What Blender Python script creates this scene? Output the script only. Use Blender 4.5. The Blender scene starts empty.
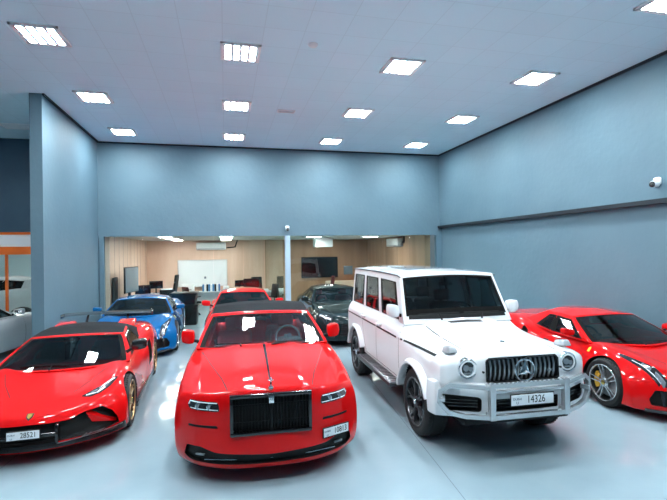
import bpy, bmesh, math, random
from mathutils import Vector, Matrix
from mathutils.bvhtree import BVHTree
random.seed(4)
SC = bpy.context.scene
COL = SC.collection
R = math.radians
PI = math.pi

# ------------------------------------------------------------------ materials
def mat(name, col, rough=.5, metal=0., coat=0., emit=None, es=0., spec=.5, coat_rough=.03):
    m = bpy.data.materials.new(name); m.use_nodes = True
    b = m.node_tree.nodes['Principled BSDF']
    b.inputs['Base Color'].default_value = (*col, 1)
    b.inputs['Roughness'].default_value = rough
    b.inputs['Metallic'].default_value = metal
    b.inputs['Specular IOR Level'].default_value = spec
    b.inputs['Coat Weight'].default_value = coat
    b.inputs['Coat Roughness'].default_value = coat_rough
    if emit:
        b.inputs['Emission Color'].default_value = (*emit, 1)
        b.inputs['Emission Strength'].default_value = es
    return m

def noisy(m, c1, c2, scale=4., detail=4., bump=0., stretch=(1, 1, 1), bscale=None, lo=.35, hi=.65):
    nt = m.node_tree; N = nt.nodes; L = nt.links; b = N['Principled BSDF']
    tc = N.new('ShaderNodeTexCoord'); mp = N.new('ShaderNodeMapping'); mp.inputs['Scale'].default_value = stretch
    n = N.new('ShaderNodeTexNoise'); n.inputs['Scale'].default_value = scale; n.inputs['Detail'].default_value = detail
    r = N.new('ShaderNodeValToRGB'); r.color_ramp.elements[0].position = lo; r.color_ramp.elements[1].position = hi
    r.color_ramp.elements[0].color = (*c1, 1); r.color_ramp.elements[1].color = (*c2, 1)
    L.new(tc.outputs['Object'], mp.inputs['Vector']); L.new(mp.outputs[0], n.inputs['Vector'])
    L.new(n.outputs['Fac'], r.inputs['Fac']); L.new(r.outputs[0], b.inputs['Base Color'])
    if bump:
        n2 = N.new('ShaderNodeTexNoise'); n2.inputs['Scale'].default_value = bscale or scale * 6; n2.inputs['Detail'].default_value = 3
        L.new(mp.outputs[0], n2.inputs['Vector'])
        bp = N.new('ShaderNodeBump'); bp.inputs['Strength'].default_value = bump; bp.inputs['Distance'].default_value = .02
        L.new(n2.outputs['Fac'], bp.inputs['Height']); L.new(bp.outputs[0], b.inputs['Normal'])
    return m

def glass(name, tint, rough=.01, ior=1.4):
    m = bpy.data.materials.new(name); m.use_nodes = True
    nt = m.node_tree; N = nt.nodes; L = nt.links; N.clear()
    o = N.new('ShaderNodeOutputMaterial'); mx = N.new('ShaderNodeMixShader'); fr = N.new('ShaderNodeFresnel')
    t = N.new('ShaderNodeBsdfTransparent'); g = N.new('ShaderNodeBsdfGlossy')
    ge = N.new('ShaderNodeNewGeometry'); mi = N.new('ShaderNodeMix'); mi.data_type = 'FLOAT'      # same reflectance from both sides of the thin sheet
    L.new(ge.outputs['Backfacing'], mi.inputs[0]); mi.inputs[2].default_value = ior; mi.inputs[3].default_value = 1/ior; L.new(mi.outputs[0], fr.inputs['IOR'])
    t.inputs['Color'].default_value = (*tint, 1)
    g.inputs['Roughness'].default_value = rough; g.inputs['Color'].default_value = (1, 1, 1, 1)
    L.new(fr.outputs[0], mx.inputs[0]); L.new(t.outputs[0], mx.inputs[1]); L.new(g.outputs[0], mx.inputs[2]); L.new(mx.outputs[0], o.inputs['Surface'])
    return m

def paint(name, col, rough=.5, spec=.03):
    m = mat(name, col, rough, 0, 1.0, spec=spec, coat_rough=.015)
    m.node_tree.nodes['Principled BSDF'].inputs['Coat IOR'].default_value = 1.36
    return m

M = {}
M['red'] = paint('red_paint', (.66, .004, .005))
M['redb'] = paint('cherry_red_paint', (.70, .012, .016))
M['blue'] = paint('blue_paint', (.002, .105, .30))
M['white'] = paint('white_paint', (.76, .78, .80))
M['silver'] = mat('silver_paint', (.66, .69, .71), .4, .15, 1.0)
M['green'] = paint('dark_green_paint', (.005, .014, .016))
M['pearl'] = paint('pearl_white_paint', (.75, .78, .80))
M['blk'] = mat('black_plastic', (.006, .007, .008), .45, spec=.2)
M['seal'] = mat('rubber_seal', (.003, .003, .003), .7, spec=.1)
M['sunroof'] = mat('grey_sunroof_glass', (.30, .33, .36), .15, 0, .6)
M['gunm2'] = mat('machined_dark_alloy', (.11, .112, .12), .28, .9)
M['barrel'] = mat('dark_wheel_barrel', (.02, .021, .023), .4, .5)
M['greyl'] = mat('grey_leather', (.13, .14, .15), .45)
M['vane'] = mat('black_vane', (.003, .003, .004), .35, spec=.25)
M['gloss'] = mat('gloss_black', (.004, .004, .005), .12, 0, .6)
M['mesh'] = mat('black_grille_mesh', (.003, .003, .003), .6)
M['dark'] = mat('dark_interior', (.010, .011, .013), .7)
M['darkg'] = mat('charcoal_leather', (.03, .032, .036), .55)
M['redl'] = mat('red_leather', (.42, .025, .04), .5)
M['tanl'] = mat('tan_leather', (.35, .2, .1), .5)
M['rub'] = mat('tyre_rubber', (.012, .012, .013), .75)
M['chrome'] = mat('chrome', (.85, .86, .88), .08, 1.0)
M['alu'] = mat('satin_aluminium', (.62, .64, .66), .28, 1.0)
M['steel'] = mat('brake_steel', (.30, .30, .31), .35, 1.0)
M['bronze'] = mat('bronze_alloy', (.36, .22, .11), .32, .9)
M['gunm'] = mat('dark_alloy', (.09, .092, .10), .28, .8)
M['rimg'] = mat('grey_alloy', (.60, .61, .62), .25, .9)
M['yel'] = mat('yellow_caliper', (.75, .38, .03), .4)
M['redc'] = mat('red_caliper', (.5, .02, .02), .4)
M['soft'] = noisy(mat('black_canvas', (.02, .022, .024), .9, spec=.12), (.012, .013, .015), (.022, .024, .027), 60)
M['plate'] = mat('plate_white', (.82, .85, .88), .35)
M['ink'] = mat('plate_ink', (.01, .01, .012), .5)
M['inkb'] = mat('plate_small_ink', (.12, .16, .22), .5)
M['lens'] = mat('headlamp_lens', (.24, .27, .30), .06, .3, 1.0)
M['lensd'] = mat('headlamp_dark', (.02, .022, .026), .08, 0, 1.0)
M['led'] = mat('daytime_light_white', (.9, .93, .96), .15, 0, .5)
M['amber'] = mat('indicator_lens', (.36, .38, .40), .1, 0, .6)
M['redlens'] = mat('tail_lamp_lens', (.4, .01, .01), .1, 0, .8)
M['gold'] = mat('gold_badge', (.75, .5, .12), .25, 1.0)
M['yelb'] = mat('yellow_badge', (.85, .65, .05), .4)
M['carbon'] = mat('carbon_black', (.012, .012, .013), .25, 0, .8)
G_CAR = glass('tinted_car_glass', (.55, .62, .64))
G_DARK = glass('dark_car_glass', (.38, .45, .47))
G_CLEAR = glass('clear_car_glass', (.88, .93, .95))
G_SIDE = glass('smoked_side_glass', (.50, .52, .51))
G_WIN = glass('clear_partition_glass', (.90, .96, .95), .005)

# ------------------------------------------------------------------ mesh helpers
def new_obj(name, me, parent=None):
    o = bpy.data.objects.new(name, me); COL.objects.link(o)
    if parent: o.parent = parent
    return o

def finish(bm, mats, smooth=35, name='m'):
    me = bpy.data.meshes.new(name); bmesh.ops.recalc_face_normals(bm, faces=bm.faces)
    bm.to_mesh(me); bm.free()
    for m in (mats if isinstance(mats, (list, tuple)) else [mats]): me.materials.append(m)
    if smooth:
        me.polygons.foreach_set('use_smooth', [True] * len(me.polygons)); me.set_sharp_from_angle(angle=R(smooth))
    return me

def eval_mods(me, mods):
    o = bpy.data.objects.new('tmp', me); COL.objects.link(o)
    ex = []
    for kind, kw in mods:
        md = o.modifiers.new('m', kind)
        for k, v in kw.items():
            if k == 'cutter':
                c = bpy.data.objects.new('tmpc', v); COL.objects.link(c); ex.append(c); md.object = c
            else: setattr(md, k, v)
    dg = bpy.context.evaluated_depsgraph_get(); dg.update()
    r = bpy.data.meshes.new_from_object(o.evaluated_get(dg), preserve_all_data_layers=True, depsgraph=dg)
    bpy.data.objects.remove(o)
    for c in ex: bpy.data.objects.remove(c)
    return r

def cut(me, cutter):
    return eval_mods(me, [('BOOLEAN', dict(operation='DIFFERENCE', solver='EXACT', cutter=cutter))])

def box(bm, c, s, rot=None, bev=0., seg=2, mi=0, taper=None):
    """box of centre c, size s; taper scales its top in x,y"""
    r = bmesh.ops.create_cube(bm, size=1.0)
    vs = r['verts']
    for v in vs:
        v.co = Vector((v.co.x * s[0], v.co.y * s[1], v.co.z * s[2]))
        if taper and v.co.z > 0: v.co.x *= taper[0]; v.co.y *= taper[1]
    fs = set(f for v in vs for f in v.link_faces)
    if bev:
        es = list(set(e for v in vs for e in v.link_edges))
        rr = bmesh.ops.bevel(bm, geom=es, offset=bev, segments=seg, affect='EDGES', profile=.5)
        vs = list(set(v for f in rr['faces'] for v in f.verts) | set(v for v in vs if v.is_valid))
        fs = set(f for v in vs for f in v.link_faces)
    mt = Matrix.Translation(Vector(c))
    if rot: mt = mt @ rot.to_4x4()
    bmesh.ops.transform(bm, matrix=mt, verts=vs)
    for f in fs: f.material_index = mi
    return vs

def rot(x=0, y=0, z=0):
    return Matrix.Rotation(R(z), 3, 'Z') @ Matrix.Rotation(R(y), 3, 'Y') @ Matrix.Rotation(R(x), 3, 'X')

def tube(bm, pts, rad, n=8, mi=0, closed=False, sq=False):
    """sweep a round (or square) section along points"""
    P = [Vector(p) for p in pts]; rings = []; m = len(P)
    ref = None
    for i, p in enumerate(P):
        a = P[(i - 1) % m] if (closed or i) else p; b = P[(i + 1) % m] if (closed or i < m - 1) else p
        d1 = (p - a).normalized() if (p - a).length > 1e-6 else None; d2 = (b - p).normalized() if (b - p).length > 1e-6 else None
        d = ((d1 or d2) + (d2 or d1)).normalized()
        if ref is None:
            ref = Vector((0, 0, 1)) if abs(d.z) < .9 else Vector((0, 1, 0))
        u = d.cross(ref).normalized(); w = u.cross(d).normalized(); ref = w
        k = 1.0
        if d1 and d2: k = 1 / max(.5, math.sqrt((1 + d1.dot(d2)) / 2))
        rd = rad[i] if isinstance(rad, (list, tuple)) else rad
        ring = []
        nn = 4 if sq else n
        for j in range(nn):
            t = 2 * PI * j / nn + (PI / 4 if sq else 0)
            q = rd * (1.414 if sq else 1)
            off = u * math.cos(t) * q + w * math.sin(t) * q
            if d1 and d2 and k > 1.001:
                ax = (d2 - d1).normalized(); off = off + ax * off.dot(ax) * (k - 1)
            ring.append(bm.verts.new(p + off))
        rings.append(ring)
    nn = len(rings[0]); fs = []
    for i in range(m if closed else m - 1):
        a, b = rings[i], rings[(i + 1) % m]
        for j in range(nn):
            fs.append(bm.faces.new((a[j], a[(j + 1) % nn], b[(j + 1) % nn], b[j])))
    if not closed:
        fs.append(bm.faces.new(rings[0][::-1])); fs.append(bm.faces.new(rings[-1]))
    for f in fs: f.material_index = mi

def lathe(bm, prof, n=40, axis='x', centre=(0, 0, 0), closed=True, mi=0):
    """revolve (axial, radius) profile"""
    rings = []; c = Vector(centre)
    for a, r in prof:
        ring = []
        for j in range(n):
            t = 2 * PI * j / n
            if axis == 'x': p = Vector((a, r * math.cos(t), r * math.sin(t)))
            elif axis == 'y': p = Vector((r * math.cos(t), a, r * math.sin(t)))
            else: p = Vector((r * math.cos(t), r * math.sin(t), a))
            ring.append(bm.verts.new(p + c))
        rings.append(ring)
    k = len(rings); fs = []
    for i in range(k if closed else k - 1):
        a, b = rings[i], rings[(i + 1) % k]
        for j in range(n): fs.append(bm.faces.new((a[j], a[(j + 1) % n], b[(j + 1) % n], b[j])))
    if not closed:
        fs.append(bm.faces.new(rings[0][::-1])); fs.append(bm.faces.new(rings[-1]))
    for f in fs: f.material_index = mi

def cyl(bm, c, r, h, axis='z', n=24, mi=0, r2=None):
    lathe(bm, [(-h / 2, r), (h / 2, r if r2 is None else r2)], n, axis, c, False, mi)

def prism(bm, poly, lo, hi, plane='xz', mi=0):
    """extrude a 2-D polygon between lo and hi along the missing axis"""
    def P(u, v, w):
        return {'xz': (u, w, v), 'yz': (w, u, v), 'xy': (u, v, w)}[plane]
    a = [bm.verts.new(P(u, v, lo)) for u, v in poly]; b = [bm.verts.new(P(u, v, hi)) for u, v in poly]
    n = len(poly); fs = [bm.faces.new(a), bm.faces.new(b[::-1])]
    for i in range(n): fs.append(bm.faces.new((a[i], b[i], b[(i + 1) % n], a[(i + 1) % n])))
    for f in fs: f.material_index = mi

def pchip(pts):
    pts = sorted(pts); X = [p[0] for p in pts]; Y = [p[1] for p in pts]; n = len(X)
    if n == 1: return lambda x: Y[0]
    h = [X[i + 1] - X[i] for i in range(n - 1)]; d = [(Y[i + 1] - Y[i]) / h[i] for i in range(n - 1)]
    m = [d[0]] + [0 if d[i - 1] * d[i] <= 0 else 2 * d[i - 1] * d[i] / (d[i - 1] + d[i]) for i in range(1, n - 1)] + [d[-1]]
    def f(x):
        if x <= X[0]: return Y[0]
        if x >= X[-1]: return Y[-1]
        i = 0
        while x > X[i + 1]: i += 1
        t = (x - X[i]) / h[i]
        return (2*t**3-3*t**2+1)*Y[i] + (t**3-2*t**2+t)*h[i]*m[i] + (-2*t**3+3*t**2)*Y[i+1] + (t**3-t**2)*h[i]*m[i+1]
    return f

def boxform(A, B, C, fn, tag, level=2):
    """surface of a box deformed by fn(a,b,c); every cell carries a tag -> dict tag: mesh"""
    bm = bmesh.new(); V = {}; tags = []
    na, nb, nc = len(A) - 1, len(B) - 1, len(C) - 1
    def v(i, j, k):
        if (i, j, k) not in V: V[(i, j, k)] = bm.verts.new(fn(A[i], B[j], C[k]))
        return V[(i, j, k)]
    def q(face, ids, a, b, c):
        t = tag(face, a, b, c)
        if t is None: return
        if t not in tags: tags.append(t)
        f = bm.faces.new([v(*i) for i in ids]); f.material_index = tags.index(t)
    mid = lambda L, i: (L[i] + L[i + 1]) / 2
    for j in range(nb):
        for k in range(nc):
            q('front', [(0, j, k), (0, j+1, k), (0, j+1, k+1), (0, j, k+1)], 0, mid(B, j), mid(C, k))
            q('rear', [(na, j, k), (na, j, k+1), (na, j+1, k+1), (na, j+1, k)], 1, mid(B, j), mid(C, k))
    for i in range(na):
        for k in range(nc):
            q('left', [(i, 0, k), (i, 0, k+1), (i+1, 0, k+1), (i+1, 0, k)], mid(A, i), -1, mid(C, k))
            q('right', [(i, nb, k), (i+1, nb, k), (i+1, nb, k+1), (i, nb, k+1)], mid(A, i), 1, mid(C, k))
        for j in range(nb):
            q('top', [(i, j, nc), (i, j+1, nc), (i+1, j+1, nc), (i+1, j, nc)], mid(A, i), mid(B, j), 1)
            q('bottom', [(i, j, 0), (i+1, j, 0), (i+1, j+1, 0), (i, j+1, 0)], mid(A, i), mid(B, j), 0)
    bmesh.ops.recalc_face_normals(bm, faces=bm.faces)
    me = bpy.data.meshes.new('f'); bm.to_mesh(me); bm.free()
    for t in tags: me.materials.append(None)
    if level: me = eval_mods(me, [('SUBSURF', dict(levels=level, render_levels=level))])
    return me, tags

def split(me, tags):
    out = {}
    for i, t in enumerate(tags):
        bm = bmesh.new(); bm.from_mesh(me)
        bmesh.ops.delete(bm, geom=[f for f in bm.faces if f.material_index != i], context='FACES')
        if not bm.faces: bm.free(); continue
        for f in bm.faces: f.material_index = 0
        m2 = bpy.data.meshes.new(t); bm.to_mesh(m2); bm.free(); out[t] = m2
    return out

def smooth(me, ang=35):
    me.polygons.foreach_set('use_smooth', [True] * len(me.polygons)); me.set_sharp_from_angle(angle=R(ang)); return me

def bvh_of(*mes):
    vs, ps = [], []
    for me in mes:
        o = len(vs); vs += [v.co.copy() for v in me.vertices]; ps += [[i + o for i in p.vertices] for p in me.polygons]
    return BVHTree.FromPolygons(vs, ps)

VIEW = {'f': (lambda u, v: Vector((u, -3, v)), Vector((0, 1, 0))), 'r': (lambda u, v: Vector((u, 9, v)), Vector((0, -1, 0))),
        'l': (lambda u, v: Vector((-3, u, v)), Vector((1, 0, 0))), 's': (lambda u, v: Vector((3, u, v)), Vector((-1, 0, 0))),
        't': (lambda u, v: Vector((u, v, 4)), Vector((0, 0, -1)))}

def rounded(poly, r=.02, seg=3):
    out = []; n = len(poly)
    for i in range(n):
        p = Vector(poly[i]); a = Vector(poly[i - 1]) - p; b = Vector(poly[(i + 1) % n]) - p
        d = min(r, a.length * .45, b.length * .45); A = p + a.normalized() * d; B = p + b.normalized() * d
        for k in range(seg + 1):
            t = k / seg; q = A * (1 - t) ** 2 + p * 2 * t * (1 - t) + B * t * t; out.append((q.x, q.y))
    return out

def patch_grid(poly, res):
    bm = bmesh.new(); f = bm.faces.new([bm.verts.new((u, v, 0)) for u, v in poly])
    if f.normal.z < 0: f.normal_flip()
    us = [p[0] for p in poly]; vs = [p[1] for p in poly]
    for lo, hi, no in ((min(us), max(us), Vector((1, 0, 0))), (min(vs), max(vs), Vector((0, 1, 0)))):
        n = int((hi - lo) / res)
        for i in range(1, n + 1):
            t = lo + (hi - lo) * i / (n + 1)
            bmesh.ops.bisect_plane(bm, geom=bm.verts[:] + bm.edges[:] + bm.faces[:], dist=1e-5, plane_co=no * t, plane_no=no)
    bmesh.ops.triangulate(bm, faces=bm.faces)
    return bm

def project(bvh, bm, view, out=0., along=None):
    org, d = VIEW[view]; miss = []; last = None; co = {}
    for v in bm.verts:
        o = org(v.co.x, v.co.y); loc, nor, idx, dist = bvh.ray_cast(o, d)
        if loc is None: miss.append((v, o)); continue
        if nor.dot(d) > 0: nor = -nor
        co[v] = loc + (nor * out if along is None else -d * along)
    for v, o in miss:
        best = None
        for w, c in co.items():
            dd = (w.co - v.co).length
            if best is None or dd < best[0]: best = (dd, c)
        s = o + d * ((best[1] - o).dot(d)) if best else o + d * 3
        co[v] = s
    for v, c in co.items(): v.co = c
    return bm

def patch(bvh, polys, view, m, out=.002, th=.006, res=.05, mirror=False, r=0.):
    """thin solid panels that follow the surface behind 2-D outlines"""
    bm = bmesh.new()
    if polys and isinstance(polys[0][0], (int, float)): polys = [polys]
    jobs = [(p, view) for p in polys]
    if mirror:
        jobs += [([(-u, v) for u, v in p], view) if view in 'frt' else (p, 's' if view == 'l' else 'l') for p in polys]
    for p, vw in jobs:
        if r: p = rounded(p, r)
        g = patch_grid(p, res); project(bvh, g, vw, out)
        d = VIEW[vw][1]
        nv = [e for e in bmesh.ops.extrude_face_region(g, geom=g.faces[:])['geom'] if isinstance(e, bmesh.types.BMVert)]
        for v in nv: v.co += d*th
        bmesh.ops.recalc_face_normals(g, faces=g.faces)
        me = bpy.data.meshes.new('t'); g.to_mesh(me); g.free(); bm.from_mesh(me); bpy.data.meshes.remove(me)
    return finish(bm, m, 40)

def strip_polys(pts, w):
    """a polyline as quads of width w"""
    out = []
    for a, b in zip(pts[:-1], pts[1:]):
        a = Vector(a); b = Vector(b); d = (b - a).normalized() * (w * .5); n = Vector((-d.y, d.x))
        out.append([tuple(a - d + n), tuple(a - d - n), tuple(b + d - n), tuple(b + d + n)])
    return out

def recess(me, bvh, poly, view, depth, mi, res=.08, r=0.):
    if r: poly = rounded(poly, r)
    g = patch_grid(poly, res)
    org, d = VIEW[view]
    project(bvh, g, view, along=0.)
    fs = g.faces[:]
    ret = bmesh.ops.extrude_face_region(g, geom=fs)
    nv = [e for e in ret['geom'] if isinstance(e, bmesh.types.BMVert)]
    for v in nv: v.co += d * depth
    nvs = set(nv)
    for v in g.verts:
        if v not in nvs: v.co -= d * .06
    bmesh.ops.recalc_face_normals(g, faces=g.faces)
    for f in g.faces: f.material_index = mi
    cm = bpy.data.meshes.new('c'); g.to_mesh(cm); g.free()
    for m in me.materials: cm.materials.append(m)
    return cut(me, cm)

def text_mesh(txt, size, m, depth=.001):
    cu = bpy.data.curves.new('t', 'FONT'); cu.body = txt; cu.size = size; cu.extrude = depth; cu.align_x = 'CENTER'; cu.align_y = 'CENTER'; cu.resolution_u = 3
    o = bpy.data.objects.new('t', cu); COL.objects.link(o); dg = bpy.context.evaluated_depsgraph_get(); dg.update()
    me = bpy.data.meshes.new_from_object(o.evaluated_get(dg), depsgraph=dg); bpy.data.objects.remove(o)
    me.materials.clear(); me.materials.append(m); return me

def thing(name, label, cat, loc=(0, 0, 0), rz=0., group=None):
    o = bpy.data.objects.new(name, None); COL.objects.link(o); o.location = loc; o.rotation_euler = (0, 0, R(rz)); o.empty_display_size = .1
    o['label'] = label; o['category'] = cat
    if group: o['group'] = group
    return o

def tag(o, label, cat, group=None):
    o['label'] = label; o['category'] = cat
    if group: o['group'] = group
    return o

def structure(name, me):
    o = new_obj(name, me); o['kind'] = 'structure'; return o

def bmo(name, m, build, parent=None, sm=35):
    bm = bmesh.new(); build(bm); return new_obj(name, finish(bm, m, sm), parent)
# ------------------------------------------------------------------ wheels
def wheel_meshes(r, w, rr, style, rim_m, cal_m, rim2=None):
    bm = bmesh.new()
    h = r - rr
    lathe(bm, [(-.02, rr), (-.004, rr + h*.35), (-.006, rr + h*.65), (-.03, r - .012), (-.05, r - .003), (-.075, r), (-.08, r - .008), (-.09, r - .008), (-.095, r),
               (-w/2 - .006, r), (-w/2 - .004, r - .008), (-w/2 + .004, r - .008), (-w/2 + .006, r), (-w + .095, r), (-w + .09, r - .008), (-w + .08, r - .008), (-w + .075, r),
               (-w + .05, r - .003), (-w + .03, r - .012), (-w + .006, rr + h*.6), (-w + .01, rr + .01), (-w + .03, rr - .004), (-.04, rr - .004)], 56)
    for i in range(56):                                            # tread sipes
        for x0 in (-.062, -w + .062):
            t = 2*PI*i/56
            box(bm, (x0, math.cos(t)*(r-.004), math.sin(t)*(r-.004)), (.05, .012, .01), Matrix.Rotation(t - PI/2, 3, 'X'))
    tyre = finish(bm, M['rub'], 40)
    bm = bmesh.new()
    lathe(bm, [(-.012, rr + .004), (-.004, rr - .002), (-.008, rr - .012), (-.022, rr - .016)], 56)
    lathe(bm, [(-.014, rr + .003), (-.016, rr - .010), (-.022, rr - .014), (-.05, rr - .03), (-w + .03, rr - .035), (-w + .02, rr), (-w + .03, rr + .003), (-.03, rr + .003)], 56, mi=2)
    n, dbl, w0, w1, dish = {'multi': (10, 0, .028, .034, .03), 'double5': (5, .036, .026, .024, .035), 'five': (5, 0, .055, .04, .03), 'y5': (5, .05, .03, .026, .035), 'double7': (7, .026, .02, .018, .03), 'amg': (10, 0, .030, .05, .015)}[style]
    for i in range(n):
        t0 = 2*PI*i/n + .2
        for s in ((-1, 1) if dbl else (0,)):
            ra, rb = .045, rr - .006
            va = []
            for k in range(7):
                f = k/6; rad = ra + (rb - ra)*f
                off = s*dbl*(.35 + .65*f) * (1 if style != 'y5' else (f**1.5)*1.3)
                if style == 'multi': off = .02*math.sin(f*PI)*(1 if i % 2 else -1)
                hw = (w0 + (w1 - w0)*f)/2
                x = -.028 + dish*(abs(f - .45)**1.6)*.9
                row = []
                for u, dx in ((-hw, -.02), (-hw*.7, 0), (hw*.7, 0), (hw, -.02), (hw*.8, -.045), (-hw*.8, -.045)):
                    p = Vector((x + dx, off + u, rad)); p.rotate(Matrix.Rotation(t0, 3, 'X')); row.append(bm.verts.new(p))
                va.append(row)
            for a, b in zip(va[:-1], va[1:]):
                for j in range(6): bm.faces.new((a[j], a[(j+1) % 6], b[(j+1) % 6], b[j]))
            bm.faces.new(va[0]); bm.faces.new(va[-1][::-1])
    lathe(bm, [(-.075, .075), (-.035, .075), (-.022, .06), (-.02, .035)], 24, closed=False)
    for i in range(5):
        t = 2*PI*i/5; cyl_x(bm, (-.022, .053*math.cos(t), .053*math.sin(t)), .009, .012, 2 if rim2 else 0)
    rim = finish(bm, [rim_m, rim_m, M['barrel']], 35)
    bm = bmesh.new(); lathe(bm, [(-.018, .034), (-.012, .032), (-.010, .012)], 20, closed=False); cap = finish(bm, M['gold'] if cal_m is M['yel'] else M['chrome'])
    bm = bmesh.new(); lathe(bm, [(-.10, rr*.74), (-.085, rr*.74), (-.085, .07), (-.10, .07)], 40); disc = finish(bm, M['steel'])
    bm = bmesh.new()
    pr = []
    for k in range(9):
        t = R(-35 + 70*k/8); pr.append((t, rr*.80, rr*.50))
    rows = []
    for t, a, b in pr:
        c, s = math.cos(t), math.sin(t)
        rows.append([bm.verts.new(p) for p in ((-.055, a*c, a*s), (-.055, b*c, b*s), (-.125, b*c, b*s), (-.125, a*c, a*s))])
    for a, b in zip(rows[:-1], rows[1:]):
        for j in range(4): bm.faces.new((a[j], a[(j+1) % 4], b[(j+1) % 4], b[j]))
    bm.faces.new(rows[0]); bm.faces.new(rows[-1][::-1]); cal = finish(bm, cal_m, 40)
    return rim, tyre, disc, cal, cap

def cyl_x(bm, c, r, h, mi=0):
    lathe(bm, [(-h/2, r), (h/2, r)], 12, 'x', c, False, mi)

def add_wheels(root, cfg):
    W = cfg['wheels']; cache = {}
    for axle in ('f', 'r'):
        y, r, w, rr = W[axle]
        key = (r, w, rr)
        if key not in cache: cache[key] = wheel_meshes(r, w, rr, W['style'], W['rim'], W['cal'])
        rim, tyre, disc, cal, cap = cache[key]
        for s in (1, -1):
            xo = W['x' + axle]
            o = new_obj('wheel', rim, root); o.location = (s*xo, y, r); o.rotation_euler = (0, 0, 0 if s > 0 else PI)
            for nm, me in (('tyre', tyre), ('brake_disc', disc), ('brake_caliper', cal), ('hub_cap', cap)):
                c = new_obj(nm, me, o)
                if nm == 'brake_caliper' and s < 0: c.rotation_euler = (PI, 0, 0)

# ------------------------------------------------------------------ car builder
def mirrored(L): return sorted(set([-x for x in L] + list(L)))

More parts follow.
